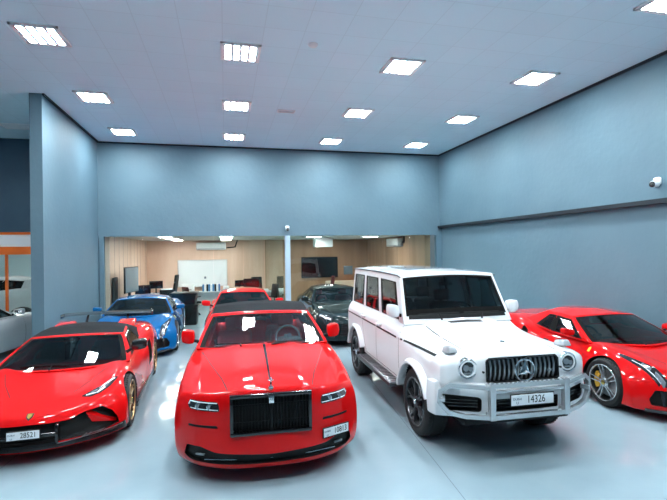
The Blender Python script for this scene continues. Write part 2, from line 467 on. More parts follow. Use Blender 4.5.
def make_car(cfg, name, label, cat, loc, rz, group=None):
    L = cfg['L']; hw = pchip(cfg['hw']); cs = pchip(cfg['cs']); df = pchip(cfg['df']); fp = pchip(cfg['fp'])
    dr = pchip(cfg.get('dr', [(0, 0), (.6, .06), (.85, .18), (1, .35)])); rp = pchip(cfg.get('rp', [(0, .12), (.3, .02), (.7, 0), (1, .08)]))
    rails = [(b, pchip(p)) for b, p in cfg['rails']]; bot = pchip(cfg['bot']); D = cfg.get('D', 1.0)
    tub = cfg.get('tub')
    def top(y, ab):
        z = pchip([(b, f(y)) for b, f in rails])(ab)
        return z
    def fn(a, b, c):
        y0 = a*L; ab = abs(b)
        wF = max(0, 1 - y0/D)**1.5; wR = max(0, 1 - (L - y0)/D)**1.5
        y = y0 + wF*(df(ab) + fp(c)) - wR*(dr(ab) + rp(c))
        zb = bot(y); zt = top(y, ab)
        if tub and tub[0] <= y0 <= tub[1] and ab <= tub[2]: zt = tub[3]
        return (b*hw(y)*cs(c), y, zb + (zt - zb)*c)
    ys = set(cfg['ys'])
    if tub: ys |= {tub[0] - .04, tub[0], tub[1], tub[1] + .04}
    bs = set(cfg.get('bs', [0, .2, .4, .55, .68, .8, .9, .97, 1]))
    if tub: bs |= {tub[2], tub[2] + .05}
    def tg(face, a, b, c):
        if tub and face == 'top' and tub[0] - .05 < a*L < tub[1] + .05 and abs(b) < tub[2] + .05: return 'cabin_lining'
        return cfg['tag'](face, a*L, b, c) if 'tag' in cfg else 'body'
    me, tags = boxform([y/L for y in sorted(ys)], mirrored(bs), cfg.get('cl', [0, .06, .2, .4, .6, .8, .94, 1]), fn, tg, cfg.get('level', 2))
    mats = {'body': cfg['paint'], 'cabin_lining': M['dark'], 'lower': M['blk']}
    me.materials.clear()
    for t in tags: me.materials.append(mats[t])
    me.materials.append(M['blk']); me.materials.append(M['mesh'])
    iA, iM = len(tags), len(tags) + 1
    W = cfg['wheels']
    bm = bmesh.new()
    for ax in 'fr':
        y, r, w, rr = W[ax]
        for s in (1, -1):
            lathe(bm, [(s*(W['x' + ax] - w - .08), W.get('arch', r + .035) if ax == 'f' else W.get('archr', r + .035)), (s*1.4, W.get('arch', r + .035) if ax == 'f' else W.get('archr', r + .035))], 48, 'x', (0, y, r), False, iA)
    bmesh.ops.recalc_face_normals(bm, faces=bm.faces)
    cm = bpy.data.meshes.new('c'); bm.to_mesh(cm); bm.free()
    for m in me.materials: cm.materials.append(m)
    me = cut(me, cm)
    b0 = bvh_of(me)
    for poly, view, depth, rr_ in cfg.get('recess', []):
        for p, vw in ((poly, view), ([(-u, v) for u, v in poly] if view in 'fr' else poly, {'l': 's', 's': 'l'}.get(view, view))):
            me = recess(me, b0, p, vw, depth, iM, .1, rr_)
            if view in 'fr' and abs(sum(u for u, v in poly)) < 1e-6: break
    # one object for the painted shell, another for the lined cabin well
    root = thing(name, label, cat, loc, rz, group)
    alltags = tags + ['arch', 'grl']
    bm = bmesh.new(); bm.from_mesh(me)
    ic = tags.index('cabin_lining') if 'cabin_lining' in tags else -1
    if ic >= 0:
        b2 = bm.copy()
        bmesh.ops.delete(b2, geom=[f for f in b2.faces if f.material_index != ic], context='FACES'); 
        m2 = bpy.data.meshes.new('cabin'); 
        for f in b2.faces: f.material_index = 0
        b2.to_mesh(m2); b2.free(); m2.materials.append(cfg.get('cabin', M['dark'])); smooth(m2)
        new_obj('cabin_lining', m2, root)
        bmesh.ops.delete(bm, geom=[f for f in bm.faces if f.material_index == ic], context='FACES')
    m1 = bpy.data.meshes.new('body'); bm.to_mesh(m1); bm.free()
    for m in me.materials: m1.materials.append(m)
    smooth(m1, 32)
    new_obj('body', m1, root)
    out = {'root': root, 'body': m1}
    # greenhouse
    g = cfg['g']; wb = pchip(g['wb']); wt = pchip(g['wt']); zb_ = pchip(g['zb']); zt_ = pchip(g['zt']); cr = g.get('crown', .05)
    def gf(a, b, c):
        b2 = b*b; lerp = lambda u, v, t: u + (v - u)*t
        yF = lerp(g['yF'][0] + g['kF'][0]*b2, g['yF'][1] + g['kF'][1]*b2, c); yR = lerp(g['yR'][0] - g['kR'][0]*b2, g['yR'][1] - g['kR'][1]*b2, c)
        y = yF + (yR - yF)*a
        x = b*(lerp(wb(y), wt(y), c) + g.get('bul', .015)*math.sin(PI*c))
        z = lerp(zb_(y), zt_(y) + cr*(1 - b2), c)
        return (x, y, z)
    gm, gt = boxform(g['A'], mirrored(g['B']), g['C'], gf, lambda *k: g['tag'](*k), g.get('level', 2))
    parts = split(gm, gt)
    gms = []
    for t, m in parts.items():
        m.materials.clear()
        kind = t.split(':')[0]
        m.materials.append(g['mats'][kind])
        gms.append(m)
        th = .006 if 'win' in kind or 'screen' in kind or kind.endswith('glass') else g.get('th', .03)
        m2 = eval_mods(m, [('SOLIDIFY', dict(thickness=th, offset=-1.0))]); smooth(m2, 40)
        new_obj(kind, m2, root)
    out['bvh'] = bvh_of(m1); out['gbvh'] = bvh_of(*gms); out['all'] = bvh_of(m1, *gms)
    add_wheels(root, cfg)
    return out

def std_tag(wins, sidec=(.08, .82), frontb=.93, frontc=(.05, .93), header=.06, roofb=.92, rearc=(.1, .8), rearb=.85, roof='roof', rear='roof', rim=False):
    def t(face, a, b, c):
        if face == 'bottom': return None
        if face == 'front':
            if abs(b) < frontb and frontc[0] < c < frontc[1]: return 'windscreen'
            return 'cabin_frame'
        if face in ('left', 'right'):
            for i, (a0, a1) in enumerate(wins):
                if a0 < a < a1 and sidec[0] < c < sidec[1]: return 'side_window:%d%s' % (i, face)
            return 'cabin_frame' if a < wins[-1][1] + .02 or roof == 'cabin_frame' else rear
        if face == 'top':
            if a < header or abs(b) > roofb: return 'cabin_frame'
            return roof
        if face == 'rear':
            if abs(b) < rearb and rearc[0] < c < rearc[1]: return 'rear_window'
            return rear
    return t

def add_mirrors(car, x, y, z, m, size=(.20, .12, .13), arm=(.10, .0, -.07), armm=None):
    root = car['root']
    for s in (1, -1):
        def fn(a, b, c):
            u = (c - .5)*2; k = math.sqrt(max(.0, 1 - .35*b*b*.6)) * math.sqrt(1 - .3*u*u)
            ya = (a - .5)*size[1]*(1 - .35*b*b - .25*u*u if a < .5 else 1)
            return (s*(x + b*size[0]/2*(1 - .18*u*u)) , y + ya, z + u*size[2]/2*(1 - .15*b*b) + b*.008)
        me, tg_ = boxform([0, .2, .6, .96, 1], [-1, -.8, -.3, .3, .8, 1], [0, .15, .5, .85, 1], fn, lambda f, *k: 'g' if f == 'rear' and abs(k[1]) < .8 and .15 < k[2] < .85 else 'p', 2)
        pp = split(me, tg_)
        pp['p'].materials.clear(); pp['p'].materials.append(m)
        bm = bmesh.new(); bm.from_mesh(smooth(pp['p'], 50))
        tube(bm, [(s*(x - size[0]*.3), y, z - size[2]*.3), (s*(x - size[0]*.5 - arm[0]*.5), y - arm[1]*.5, z + arm[2]*.8), (s*(x - size[0]*.5 - arm[0]), y - arm[1], z + arm[2])], [.022, .022, .028], 8, mi=1)
        mm = bpy.data.meshes.new('m'); bm.to_mesh(mm); bm.free(); mm.materials.append(m); mm.materials.append(armm or M['blk']); smooth(mm, 50)
        o = new_obj('wing_mirror', mm, root)
        pp['g'].materials.clear(); pp['g'].materials.append(M['chrome']); new_obj('mirror_glass', pp['g'], o)

def add_plate(root, x, y, z, yaw, txt, tilt=0., w=.52, h=.115, ts=.095, frame=True, small='DUBAI', tx=.07):
    bm = bmesh.new()
    box(bm, (0, 0, 0), (w + .02, .012, h + .02), bev=.004, mi=1); box(bm, (0, -.006, 0), (w, .008, h), bev=.002, mi=0)
    o = new_obj('number_plate', finish(bm, [M['plate'], M['blk']], 0), root)
    o.location = (x, y, z); o.rotation_euler = (R(tilt), 0, R(yaw))
    t = new_obj('plate_digits', text_mesh(txt, ts, M['ink']), o); t.rotation_euler = (PI/2, 0, 0); t.location = (tx, -.0112, 0); t.scale = (.92, 1.15, 1)
    if small:
        t = new_obj('plate_emirate_name', text_mesh(small, ts*.36, M['inkb']), o); t.rotation_euler = (PI/2, 0, 0); t.location = (-w*.36, -.0112, .012)
        t = new_obj('plate_code_letter', text_mesh('U', ts*.42, M['inkb']), o); t.rotation_euler = (PI/2, 0, 0); t.location = (-w*.36, -.0112, -.028)
    return o

def add_seats(root, spots, m, z0=.42, top=1.02, head=True, w=.5):
    for x, y in spots:
        bm = bmesh.new()
        box(bm, (x, y - .1, z0 + .09), (w, .52, .16), bev=.06, seg=3)
        box(bm, (x, y + .24, (z0 + top)/2 + .02), (w*.96, .14, top - z0 - .08), rot(-14), bev=.06, seg=3)
        for s in (-1, 1): box(bm, (x + s*w*.42, y + .18, (z0 + top)/2), (.09, .16, top - z0 - .2), rot(-14), bev=.035, seg=3)
        if head: box(bm, (x, y + .37, top + .08), (.27, .10, .19), rot(-10), bev=.045, seg=3)
        new_obj('seat', finish(bm, m, 50), root)

def add_dash(root, y, z, w, m, wheel_x, tilt=22, wm=None):
    bm = bmesh.new()
    box(bm, (0, y, z - .12), (w, .34, .22), bev=.07, seg=3)
    box(bm, (wheel_x, y + .04, z + .0), (.36, .2, .08), bev=.035, seg=3)
    box(bm, (0, y + .17, z - .08), (.24, .02, .13), bev=.01)
    box(bm, (0, y + .45, z - .32), (.22, .75, .2), bev=.05)
    new_obj('dashboard', finish(bm, m, 45), root)
    bm = bmesh.new()
    pts = [(.18*math.cos(t*PI/14), 0, .18*math.sin(t*PI/14)) for t in range(28)]
    tube(bm, pts, .016, 8, closed=True)
    box(bm, (0, .01, 0), (.12, .03, .10), bev=.02); box(bm, (0, .01, -.0), (.34, .015, .03), bev=.006); box(bm, (0, .01, -.1), (.03, .015, .16), bev=.006)
    tube(bm, [(0, 0, 0), (0, -.25, -.02)], .03, 8)
    o = new_obj('steering_wheel', finish(bm, wm or M['blk'], 45), root); o.location = (wheel_x, y + .33, z + .0); o.rotation_euler = (R(-tilt), 0, 0)

def add_patch(car, name, polys, view, m, on='all', label=None, parent=None, **kw):
    if kw.pop('mirror', False):
        if isinstance(polys[0][0], (int, float)): polys = [polys]
        other = [[(-u, v) for u, v in p] for p in polys] if view in 'frt' else polys
        add_patch(car, name, other, {'l': 's', 's': 'l'}.get(view, view), m, on, label, parent, **kw)
    o = new_obj(name, patch(car[on], polys, view, m, **kw), parent or car['root'])
    if label: o['label'] = label
    return o

def seams(car, top=(), side=(), front=(), rear=(), w=.007, m=None):
    """shut lines of bonnet and doors as one part"""
    for lines, vw, nm in ((top, 't', 'bonnet_shut_line'), (side, 'l', 'door_shut_line')):
        for l in lines:
            add_patch(car, nm, strip_polys(l, w), vw, m or M['blk'], out=.0012, th=.005, res=.08, mirror=True)

def ring_lamp(bm, c, r, tube_r, n=32, mi=0):
    tube(bm, [(c[0] + r*math.cos(2*PI*i/n), c[1], c[2] + r*math.sin(2*PI*i/n)) for i in range(n)], tube_r, 8, mi, True)

def wiper(root, a, b, arm):
    bm = bmesh.new(); tube(bm, [a, b], .008, 6); tube(bm, [arm, [(p + q)/2 for p, q in zip(a, b)]], [.012, .008], 6)
    new_obj('wiper', finish(bm, M['blk']), root)
def gspec(wins, ra=.008, sidec=(.08, .82), rc=.03, frontb=.9, rb=.035, frontc=(.06, .92), rfc=.03, header=.07, roofb=.9, rearc=(.1, .8), rearb=.85,
          roof='roof', rear='cabin_frame', extraA=(), extraC=(), seal=True, pillar='cabin_frame', solidside=False):
    A = {0, 1, .015, .985, header, .5} | set(extraA); C = {0, 1, .02, .985, *extraC}
    for a0, a1 in wins: A |= {a0, a1, a0 - ra, a1 + ra}
    C |= {sidec[0], sidec[1], sidec[0] - rc, sidec[1] + rc, frontc[0], frontc[1], frontc[0] - rfc, frontc[1] + rfc, rearc[0], rearc[1]}
    B = {0, .3, .6, frontb, frontb + rb, rearb, roofb, .985, 1}
    def cln(s, lo):
        o = []
        for x in sorted(x for x in s if lo <= x <= 1):
            if not o or x - o[-1] > .0045: o.append(x)
        if o[-1] < 1: o[-1] = 1
        return o
    def t(face, a, b, c):
        if face == 'bottom': return None
        if face == 'front':
            if abs(b) < frontb and frontc[0] < c < frontc[1]: return 'windscreen'
            if seal and abs(b) < frontb + rb and frontc[0] - rfc < c < frontc[1] + rfc: return 'window_seal'
            return 'cabin_frame'
        if face in ('left', 'right'):
            for i, (a0, a1) in enumerate(wins):
                if a0 < a < a1 and sidec[0] < c < sidec[1]: return 'side_window:%d%s' % (i, face)
            for i, (a0, a1) in enumerate(wins):
                if seal and a0 - ra < a < a1 + ra and sidec[0] - rc < c < sidec[1] + rc: return 'window_seal'
            if pillar != 'cabin_frame' and wins[0][0] < a < wins[-1][1] and sidec[0] < c < sidec[1]: return pillar
            return 'cabin_frame' if a < wins[-1][1] + .02 else rear
        if face == 'top':
            if a < header or abs(b) > roofb: return 'cabin_frame' if a < .9 or rear == 'cabin_frame' else rear
            return roof
        if abs(b) < rearb and rearc[0] < c < rearc[1]: return 'rear_window'
        return rear
    return dict(A=cln(A, 0), B=sorted(x for x in B if x <= 1), C=cln(C, 0), tag=t)

# ------------------------------------------------------------------ red convertible with upright black grille
def build_grand_convertible(loc, rz):
    P = M['red']
    rl = lambda *p: list(p)
    cfg = dict(L=5.285, paint=P, hw=[(0, .90), (.3, .955), (.6, 1.0), (1, 1.025), (1.6, 1.02), (2.6, .995), (3.6, .995), (4.3, .985), (4.8, .95), (5.285, .86)],
        cs=[(0, .93), (.1, .975), (.3, 1), (.55, 1), (.8, .985), (.94, .95), (1, .92)],
        df=[(0, 0), (.3, .008), (.48, .035), (.68, .11), (.82, .20), (.93, .32), (1, .44)], fp=[(0, .07), (.06, .02), (.14, .0), (.3, .02), (.6, .04), (.9, .05), (1, .08)],
        rails=[(0, [(0, .905), (.14, .955), (.4, .995), (1.2, 1.06), (1.75, 1.085), (4.4, 1.06), (5, 1.0), (5.285, .9)]),
               (.42, [(0, .90), (.14, .95), (.4, .985), (1.2, 1.05), (1.75, 1.075), (4.4, 1.06), (5, 1.0), (5.285, .9)]),
               (.6, [(0, .88), (.2, .908), (.5, .942), (1.2, 1.01), (1.75, 1.045), (4.4, 1.06), (5, .99), (5.285, .88)]),
               (.82, [(.1, .86), (.4, .905), (1.0, .985), (1.75, 1.035), (3, 1.03), (4.3, 1.06), (5, .98), (5.285, .87)]),
               (1, [(.3, .80), (.6, .85), (1, .91), (1.75, .985), (3, 1.0), (4.3, 1.03), (5, .93), (5.285, .84)])],
        bot=[(0, .16), (.6, .15), (4.6, .16), (5.285, .26)], ys=[0, .06, .16, .32, .55, .8, 1.1, 1.45, 1.75, 2.0, 2.5, 3.2, 4.0, 4.5, 4.9, 5.15, 5.285],
        tub=(1.95, 4.05, .76, .55), cabin=M['dark'],
        recess=[([(-.385, .535), (.385, .535), (.385, .885), (-.385, .885)], 'f', .06, .02),
                ([(-.87, .275), (-.80, .235), (-.4, .23), (0, .225), (.4, .23), (.80, .235), (.87, .275), (.84, .385), (.70, .39), (.55, .345), (0, .315), (-.55, .345), (-.70, .39), (-.84, .385)], 'f', .05, .02)],
        wheels=dict(f=(.98, .350, .255, .262), r=(4.09, .350, .285, .262), xf=.985, xr=.965, style='double7', rim=M['rimg'], cal=M['redc']))
    g = dict(yF=(1.56, 2.50), kF=(.22, .10), yR=(4.3, 3.72), kR=(.25, .12), wb=[(1.6, .895), (2.5, .885), (3.5, .85), (4.4, .70)], wt=[(2.3, .745), (3, .72), (3.7, .66)],
             zb=[(1.6, 1.045), (2.0, 1.03), (3, 1.02), (4.4, 1.05)], zt=[(2.3, 1.36), (2.6, 1.372), (2.9, 1.435), (3.2, 1.45), (3.7, 1.40)], crown=.045, bul=.02,
             mats={'windscreen': G_CLEAR, 'cabin_frame': P, 'side_window': G_SIDE, 'rear_window': G_DARK, 'soft_top': M['soft'], 'window_seal': M['seal']})
    g.update(gspec([(.05, .36), (.39, .60)], sidec=(.08, .84), frontb=.93, rb=.012, header=.045, roofb=2, roof='soft_top', rear='soft_top', frontc=(.05, .90), rearb=.45, rearc=(.35, .8)))
    cfg['g'] = g
    car = make_car(cfg, 'convertible_car', 'red grand convertible with black soft top and tall black upright front grille', 'car', loc, rz, None)
    root = car['root']
    # grille: gloss frame, vertical vanes
    bm = bmesh.new()
    for x in (-.388, .388): box(bm, (x, .052, .708), (.034, .06, .40), bev=.006)
    box(bm, (0, .045, .892), (.80, .06, .034), bev=.006); box(bm, (0, .045, .524), (.80, .06, .034), bev=.006)
    new_obj('grille_frame', finish(bm, M['gloss']), root)
    bm = bmesh.new()
    for i in range(23):
        x = -.352 + .032*i; box(bm, (x, .062, .708), (.009, .03, .335), bev=.003)
    box(bm, (0, .075, .62), (.74, .012, .012)); box(bm, (0, .075, .79), (.74, .012, .012)); box(bm, (0, .062, .7), (.03, .045, .33), bev=.006)
    new_obj('grille_vane', finish(bm, M['vane']), root)
    # bonnet centre strip and mascot
    add_patch(car, 'bonnet_centre_strip', [[(-.007, .17), (.007, .17), (.014, 1.0), (.018, 1.62), (-.018, 1.62), (-.014, 1.0)]], 't', M['gloss'], out=.003, th=.006, res=.1)
    bm = bmesh.new()
    box(bm, (0, .10, .945), (.05, .07, .03), bev=.012)
    tube(bm, [(0, .11, .95), (0, .10, .985), (0, .085, 1.015), (0, .075, 1.035)], [.014, .016, .014, .011], 10)
    for s in (-1, 1): tube(bm, [(0, .095, 1.005), (s*.02, .125, 1.01), (s*.035, .16, .99)], [.008, .012, .004], 8)
    bmesh.ops.create_uvsphere(bm, u_segments=10, v_segments=8, radius=.012, matrix=Matrix.Translation((0, .07, 1.045)))
    o = new_obj('bonnet_mascot', finish(bm, M['chrome'], 60), root); o['label'] = 'small chrome winged figure on the bonnet'
    bm = bmesh.new(); box(bm, (0, .018, .852), (.05, .01, .075), bev=.004)
    o = new_obj('radiator_badge', finish(bm, M['chrome']), root)
    t = new_obj('badge_letters', text_mesh('RR', .034, M['ink']), o); t.rotation_euler = (PI/2, 0, 0); t.location = (0, .0125, .852)
    # lamps
    for s in (1, -1):
        pl = [(s*u, v) for u, v in rounded([(.50, .735), (.515, .825), (.80, .82), (.83, .775), (.80, .735)], .03)]
        h = add_patch(car, 'headlight', [pl], 'f', M['lensd'], on='bvh', out=.006, th=.02, res=.05)
        add_patch(car, 'daytime_light', [[(s*u, v) for u, v in strip] for strip in strip_polys([(.53, .815), (.79, .808)], .008) + strip_polys([(.795, .81), (.81, .78)], .008) + strip_polys([(.52, .752), (.79, .748)], .006)], 'f', M['led'], on='bvh', parent=h, out=.010, th=.008)
        bm = bmesh.new()
        for x, zz in ((.60, .780), (.715, .776)):
            loc_, n, i, d = car['bvh'].ray_cast(Vector((s*x, -3, zz)), Vector((0, 1, 0)))
            lathe(bm, [(loc_.y - .012, .034), (loc_.y - .014, .026), (loc_.y - .004, .022), (loc_.y + .01, .034)], 20, 'y', (s*x, 0, zz), True, 0)
            cyl_y(bm, (s*x, loc_.y - .006, zz), .022, .006, 1)
        new_obj('projector_lens', finish(bm, [M['chrome'], M['lens']]), h)
        add_patch(car, 'bumper_slot', [[(s*u, v) for u, v in rounded([(.52, .575), (.53, .60), (.82, .59), (.82, .57)], .012)]], 'f', M['blk'], on='bvh', out=.003, th=.012)
    # lower intake mesh trim, fog lamps
    for s in (-1, 1):
        loc_, n, i, d = car['bvh'].ray_cast(Vector((s*.70, -3, .30)), Vector((0, 1, 0)))
        bmo('fog_lamp', M['lens'], lambda bm: box(bm, (s*.70, loc_.y - .03, .305), (.10, .03, .022), rot(z=s*28), bev=.008), root)
    bm = bmesh.new(); tube(bm, [(-.66, .16, .262), (-.4, .10, .256), (0, .075, .253), (.4, .10, .256), (.66, .16, .262)], .006, 6)
    new_obj('intake_trim', finish(bm, M['chrome']), root)
    # bonnet creases and doors
    seams(car, top=[[(.43, .16), (.50, .5), (.64, 1.0), (.80, 1.6)]], side=[[(1.72, .95), (1.70, .6), (1.75, .28)], [(3.15, .98), (3.2, .6), (3.1, .28)], [(1.75, .28), (3.1, .28)]], w=.009)
    add_mirrors(car, 1.005, 1.93, 1.17, P, (.175, .13, .185), (.05, 0, -.08))
    add_patch(car, 'door_handle', [[(2.05, .845), (2.3, .848), (2.3, .875), (2.05, .872)]], 'l', M['chrome'], on='bvh', out=.018, th=.02, mirror=True)
    add_seats(root, [(-.42, 2.75), (.42, 2.75)], M['redl'], .5, 1.08); add_seats(root, [(-.36, 3.55), (.36, 3.55)], M['redl'], .55, 1.0, w=.46)
    add_dash(root, 2.12, 1.00, 1.42, M['darkg'], .40, wm=M['greyl'])
    wiper(root, (-.62, 1.72, 1.09), (.0, 1.60, 1.10), (-.3, 1.58, 1.08)); wiper(root, (.04, 1.60, 1.10), (.64, 1.72, 1.09), (.1, 1.56, 1.085))
    bm = bmesh.new(); box(bm, (-.02, 2.40, 1.31), (.2, .025, .055), rot(-20), bev=.015); tube(bm, [(-.02, 2.41, 1.33), (-.02, 2.50, 1.38)], .01); new_obj('rear_view_mirror', finish(bm, M['blk']), root)
    loc_, n, i, d = car['bvh'].ray_cast(Vector((.67, -3, .44)), Vector((0, 1, 0)))
    add_plate(root, .67, loc_.y - .025, .445, math.degrees(math.atan2(-n.x, -n.y))*-.8, '10813', w=.31, h=.088, ts=.072, tx=.05)
    for s in (-1, 1): add_patch(car, 'tail_light', [[(s*.62, .72), (s*.86, .72), (s*.86, .88), (s*.62, .88)]], 'r', M['redlens'], on='bvh', out=.006, th=.02)
    return root

def cyl_y(bm, c, r, h, mi=0, n=20): lathe(bm, [(-h/2, r), (h/2, r)], n, 'y', c, False, mi)

# ------------------------------------------------------------------ white boxy off-roader
def build_offroader(loc, rz):
    P = M['white']
    top1 = lambda dz: [(0, 1.09 + dz), (.1, 1.12 + dz), (.3, 1.145 + dz), (1.2, 1.185 + dz), (1.42, 1.26 + dz), (1.6, 1.30), (4.65, 1.29)]
    cfg = dict(L=4.62, D=.5, paint=P, hw=[(0, .885), (.3, .90), (4.5, .90), (4.62, .885)], cs=[(0, .975), (.25, 1), (.72, 1), (.85, .985), (1, .905)],
        df=[(0, 0), (.48, .0), (.57, .05), (.64, .085), (.9, .10), (1, .17)], fp=[(0, .0), (.5, 0), (.9, .02), (1, .05)], dr=[(0, 0), (.85, .02), (1, .08)], rp=[(0, 0), (1, 0)],
        rails=[(0, [(0, 1.145), (.1, 1.175), (.5, 1.225), (1.42, 1.335), (1.65, 1.33), (4.65, 1.27)]), (.56, [(0, 1.14), (.1, 1.165), (.5, 1.215), (1.42, 1.32), (1.65, 1.32), (4.65, 1.28)]),
               (.60, [(0, 1.13), (.1, 1.155), (.5, 1.205), (1.42, 1.31), (1.65, 1.31), (4.65, 1.28)]),
               (.665, top1(.005)), (.9, top1(0)), (1, top1(-.03))],
        bot=[(0, .80), (.36, .80), (.46, .50), (4.7, .50)], ys=[0, .05, .14, .3, .36, .44, .6, .95, 1.3, 1.45, 1.55, 1.7, 2.2, 3, 3.8, 4.3, 4.52, 4.62],
        bs=[0, .2, .45, .54, .58, .62, .67, .8, .93, .98, 1], cl=[0, .05, .25, .5, .75, .86, .95, 1], tub=(1.72, 4.4, .78, .75), cabin=M['dark'],
        recess=[([(-.43, .865), (.43, .865), (.43, 1.115), (-.43, 1.115)], 'f', .07, .03)],
        wheels=dict(f=(.92, .412, .30, .295), r=(3.79, .412, .30, .295), xf=.915, xr=.94, style='y5', rim=M['gunm2'], cal=M['blk'], arch=.465, archr=.465))
    g = dict(yF=(1.42, 1.80), kF=(.05, .05), yR=(4.60, 4.56), kR=(.06, .06), wb=[(1.4, .825), (2.2, .81), (4.6, .80)], wt=[(1.5, .745), (4.6, .74)], zb=[(1.4, 1.285), (4.6, 1.265)],
             zt=[(1.5, 1.925), (1.9, 1.945), (2.6, 1.965), (4.2, 1.97), (4.6, 1.955)], crown=.045, bul=.004, th=.035,
             mats={'windscreen': G_DARK, 'cabin_frame': P, 'side_window': G_SIDE, 'rear_window': G_DARK, 'roof': P, 'window_seal': M['seal']})
    g.update(gspec([(.075, .335), (.40, .655), (.715, .955)], ra=.005, sidec=(.07, .815), rc=.013, frontb=.905, rb=.04, frontc=(.19, .90), rfc=.03, header=.03, roofb=2, rearb=.85, rearc=(.1, .8), roof='roof', extraA=(.2, .37, .53, .685, .83)))
    cfg['g'] = g
    car = make_car(cfg, 'off_road_vehicle', 'white boxy off-road vehicle with upright windscreen, round headlights and silver bar guard', 'car', loc, rz)
    root = car['root']
    def sub(nm, m, fn, par=None, sm=35): return bmo(nm, m, fn, par or root, sm)
    # underbody
    def ub(bm):
        box(bm, (0, 2.3, .42), (1.2, 4.1, .2), bev=.03); box(bm, (0, .9, .36), (1.3, .12, .12), bev=.03); box(bm, (0, 3.79, .36), (1.3, .14, .14), bev=.03)
        cyl_y(bm, (0, 3.79, .38), .16, .3); box(bm, (0, .25, .44), (1.3, .3, .12), bev=.03)
    sub('chassis', M['blk'], ub)
    # front bumper
    L = .42
    hwb = pchip([(0, .945), (.25, .975), (.42, .98)])
    dfb = pchip([(0, 0), (.42, .015), (.52, .045), (1, .26)])
    def fn(a, b, c):
        ab = abs(b); f = max(0, 1 - a)
        return (b*hwb(a*L)*(1 - .03*abs(c - .5)), -.055 + (dfb(ab)*f + .03*abs(2*c - 1)**2*f) + a*.45, .485 + .375*c - .05*(1 - c)*ab*0)
    me, tg_ = boxform([0, .08, .4, 1], mirrored([0, .25, .44, .5, .7, .9, .97, 1]), [0, .06, .3, .6, .94, 1], fn, lambda *k: 'b', 2)
    me.materials.clear(); me.materials.append(P); me.materials.append(M['mesh'])
    bb = bvh_of(me)
    for poly in ([(-.40, .565), (.40, .565), (.40, .70), (-.40, .70)], [(-.88, .60), (-.83, .56), (-.52, .56), (-.50, .58), (-.50, .70), (-.53, .72), (-.86, .735), (-.88, .72)], [(.88, .60), (.83, .56), (.52, .56), (.50, .58), (.50, .70), (.53, .72), (.86, .735), (.88, .72)]):
        me = recess(me, bb, poly, 'f', .09, 1, .1, .02)
    smooth(me, 35); fb = new_obj('front_bumper', me, root)
    def slats(bm):
        for s in (-1, 1):
            for z in (.61, .645, .68): box(bm, (s*.69, .11, z), (.36, .02, .008), rot(z=s*22))
        for z in (.6, .635, .67): box(bm, (0, .02, z), (.8, .02, .006))
    sub('intake_slats', M['gloss'], slats, fb)
    # bar guard
    def guard(bm):
        y0 = -.115; k = .27/.55
        P3 = lambda x, z: (x, y0 + max(0, abs(x) - .42)*k, z)
        for s in (-1, 1):
            loop = [P3(s*.44, .845), P3(s*.82, .855), P3(s*.915, .785), P3(s*.925, .665), P3(s*.84, .56), P3(s*.68, .53), P3(s*.44, .535)]
            tube(bm, loop, .022, sq=True)
            tube(bm, [P3(s*.44, .895), P3(s*.44, .51)], .030, sq=True)
            for z in (.84, .545): box(bm, (s*.44, -.06, z), (.05, .10, .05), bev=.008)
            box(bm, (s*.89, .13, .70), (.06, .10, .05), rot(z=s*28), bev=.008)
        tube(bm, [P3(-.44, .865), P3(.44, .865)], .024, sq=True); tube(bm, [P3(-.44, .535), P3(.44, .535)], .024, sq=True)
        tube(bm, [P3(-.44, .80), P3(.44, .80)], .014, sq=True)
    o = sub('bar_guard', mat('white_silver_guard', (.58, .60, .62), .2, .6, .6), guard); o['label'] = 'silver white tubular bar guard'
    add_plate(root, 0, -.15, .715, 0, '14326', w=.50, h=.11, ts=.095, tx=.04)
    # grille
    def gr(bm):
        for i in range(15):
            x = -.385 + .055*i; tube(bm, [(x, .035, .885), (x, .012, .95), (x, .008, 1.03), (x, .03, 1.10)], .010, 8)
    go = sub('grille_vane', M['alu'], gr)
    def fr(bm):
        tube(bm, [(-.40, .0, .862), (.40, .0, .862), (.432, .0, .89), (.432, .01, 1.09), (.40, .012, 1.122), (-.40, .012, 1.122), (-.432, .01, 1.09), (-.432, .0, .89)], .012, 8, 0, True)
    sub('grille_frame', M['gloss'], fr)
    def star(bm):
        ring_lamp(bm, (0, -.03, .992), .115, .010, 40)
        for k in range(3):
            t = PI/2 + k*2*PI/3; c, s_ = math.cos(t), math.sin(t); n = Vector((-s_, 0, c)); ctr = Vector((0, -.035, .992)); tip = ctr + Vector((c, 0, s_))*.112
            f0 = ctr + Vector((0, -.012, 0))
            a = ctr + n*.026; b = ctr - n*.026
            vs = [bm.verts.new(p) for p in (f0, a, tip, b, ctr + Vector((0, .015, 0)))]
            for q in ((0, 1, 2), (0, 2, 3), (4, 2, 1), (4, 3, 2), (0, 4, 1), (0, 3, 4)): bm.faces.new([vs[j] for j in q])
        cyl_y(bm, (0, -.015, .992), .05, .02)
    o = sub('grille_star', M['chrome'], star, None, 20); o['label'] = 'large chrome three-pointed star in a ring'
    t = new_obj('grille_badge', text_mesh('AMG', .035, M['chrome'], .004), root); t.rotation_euler = (PI/2, 0, 0); t.location = (.33, .0, .965)
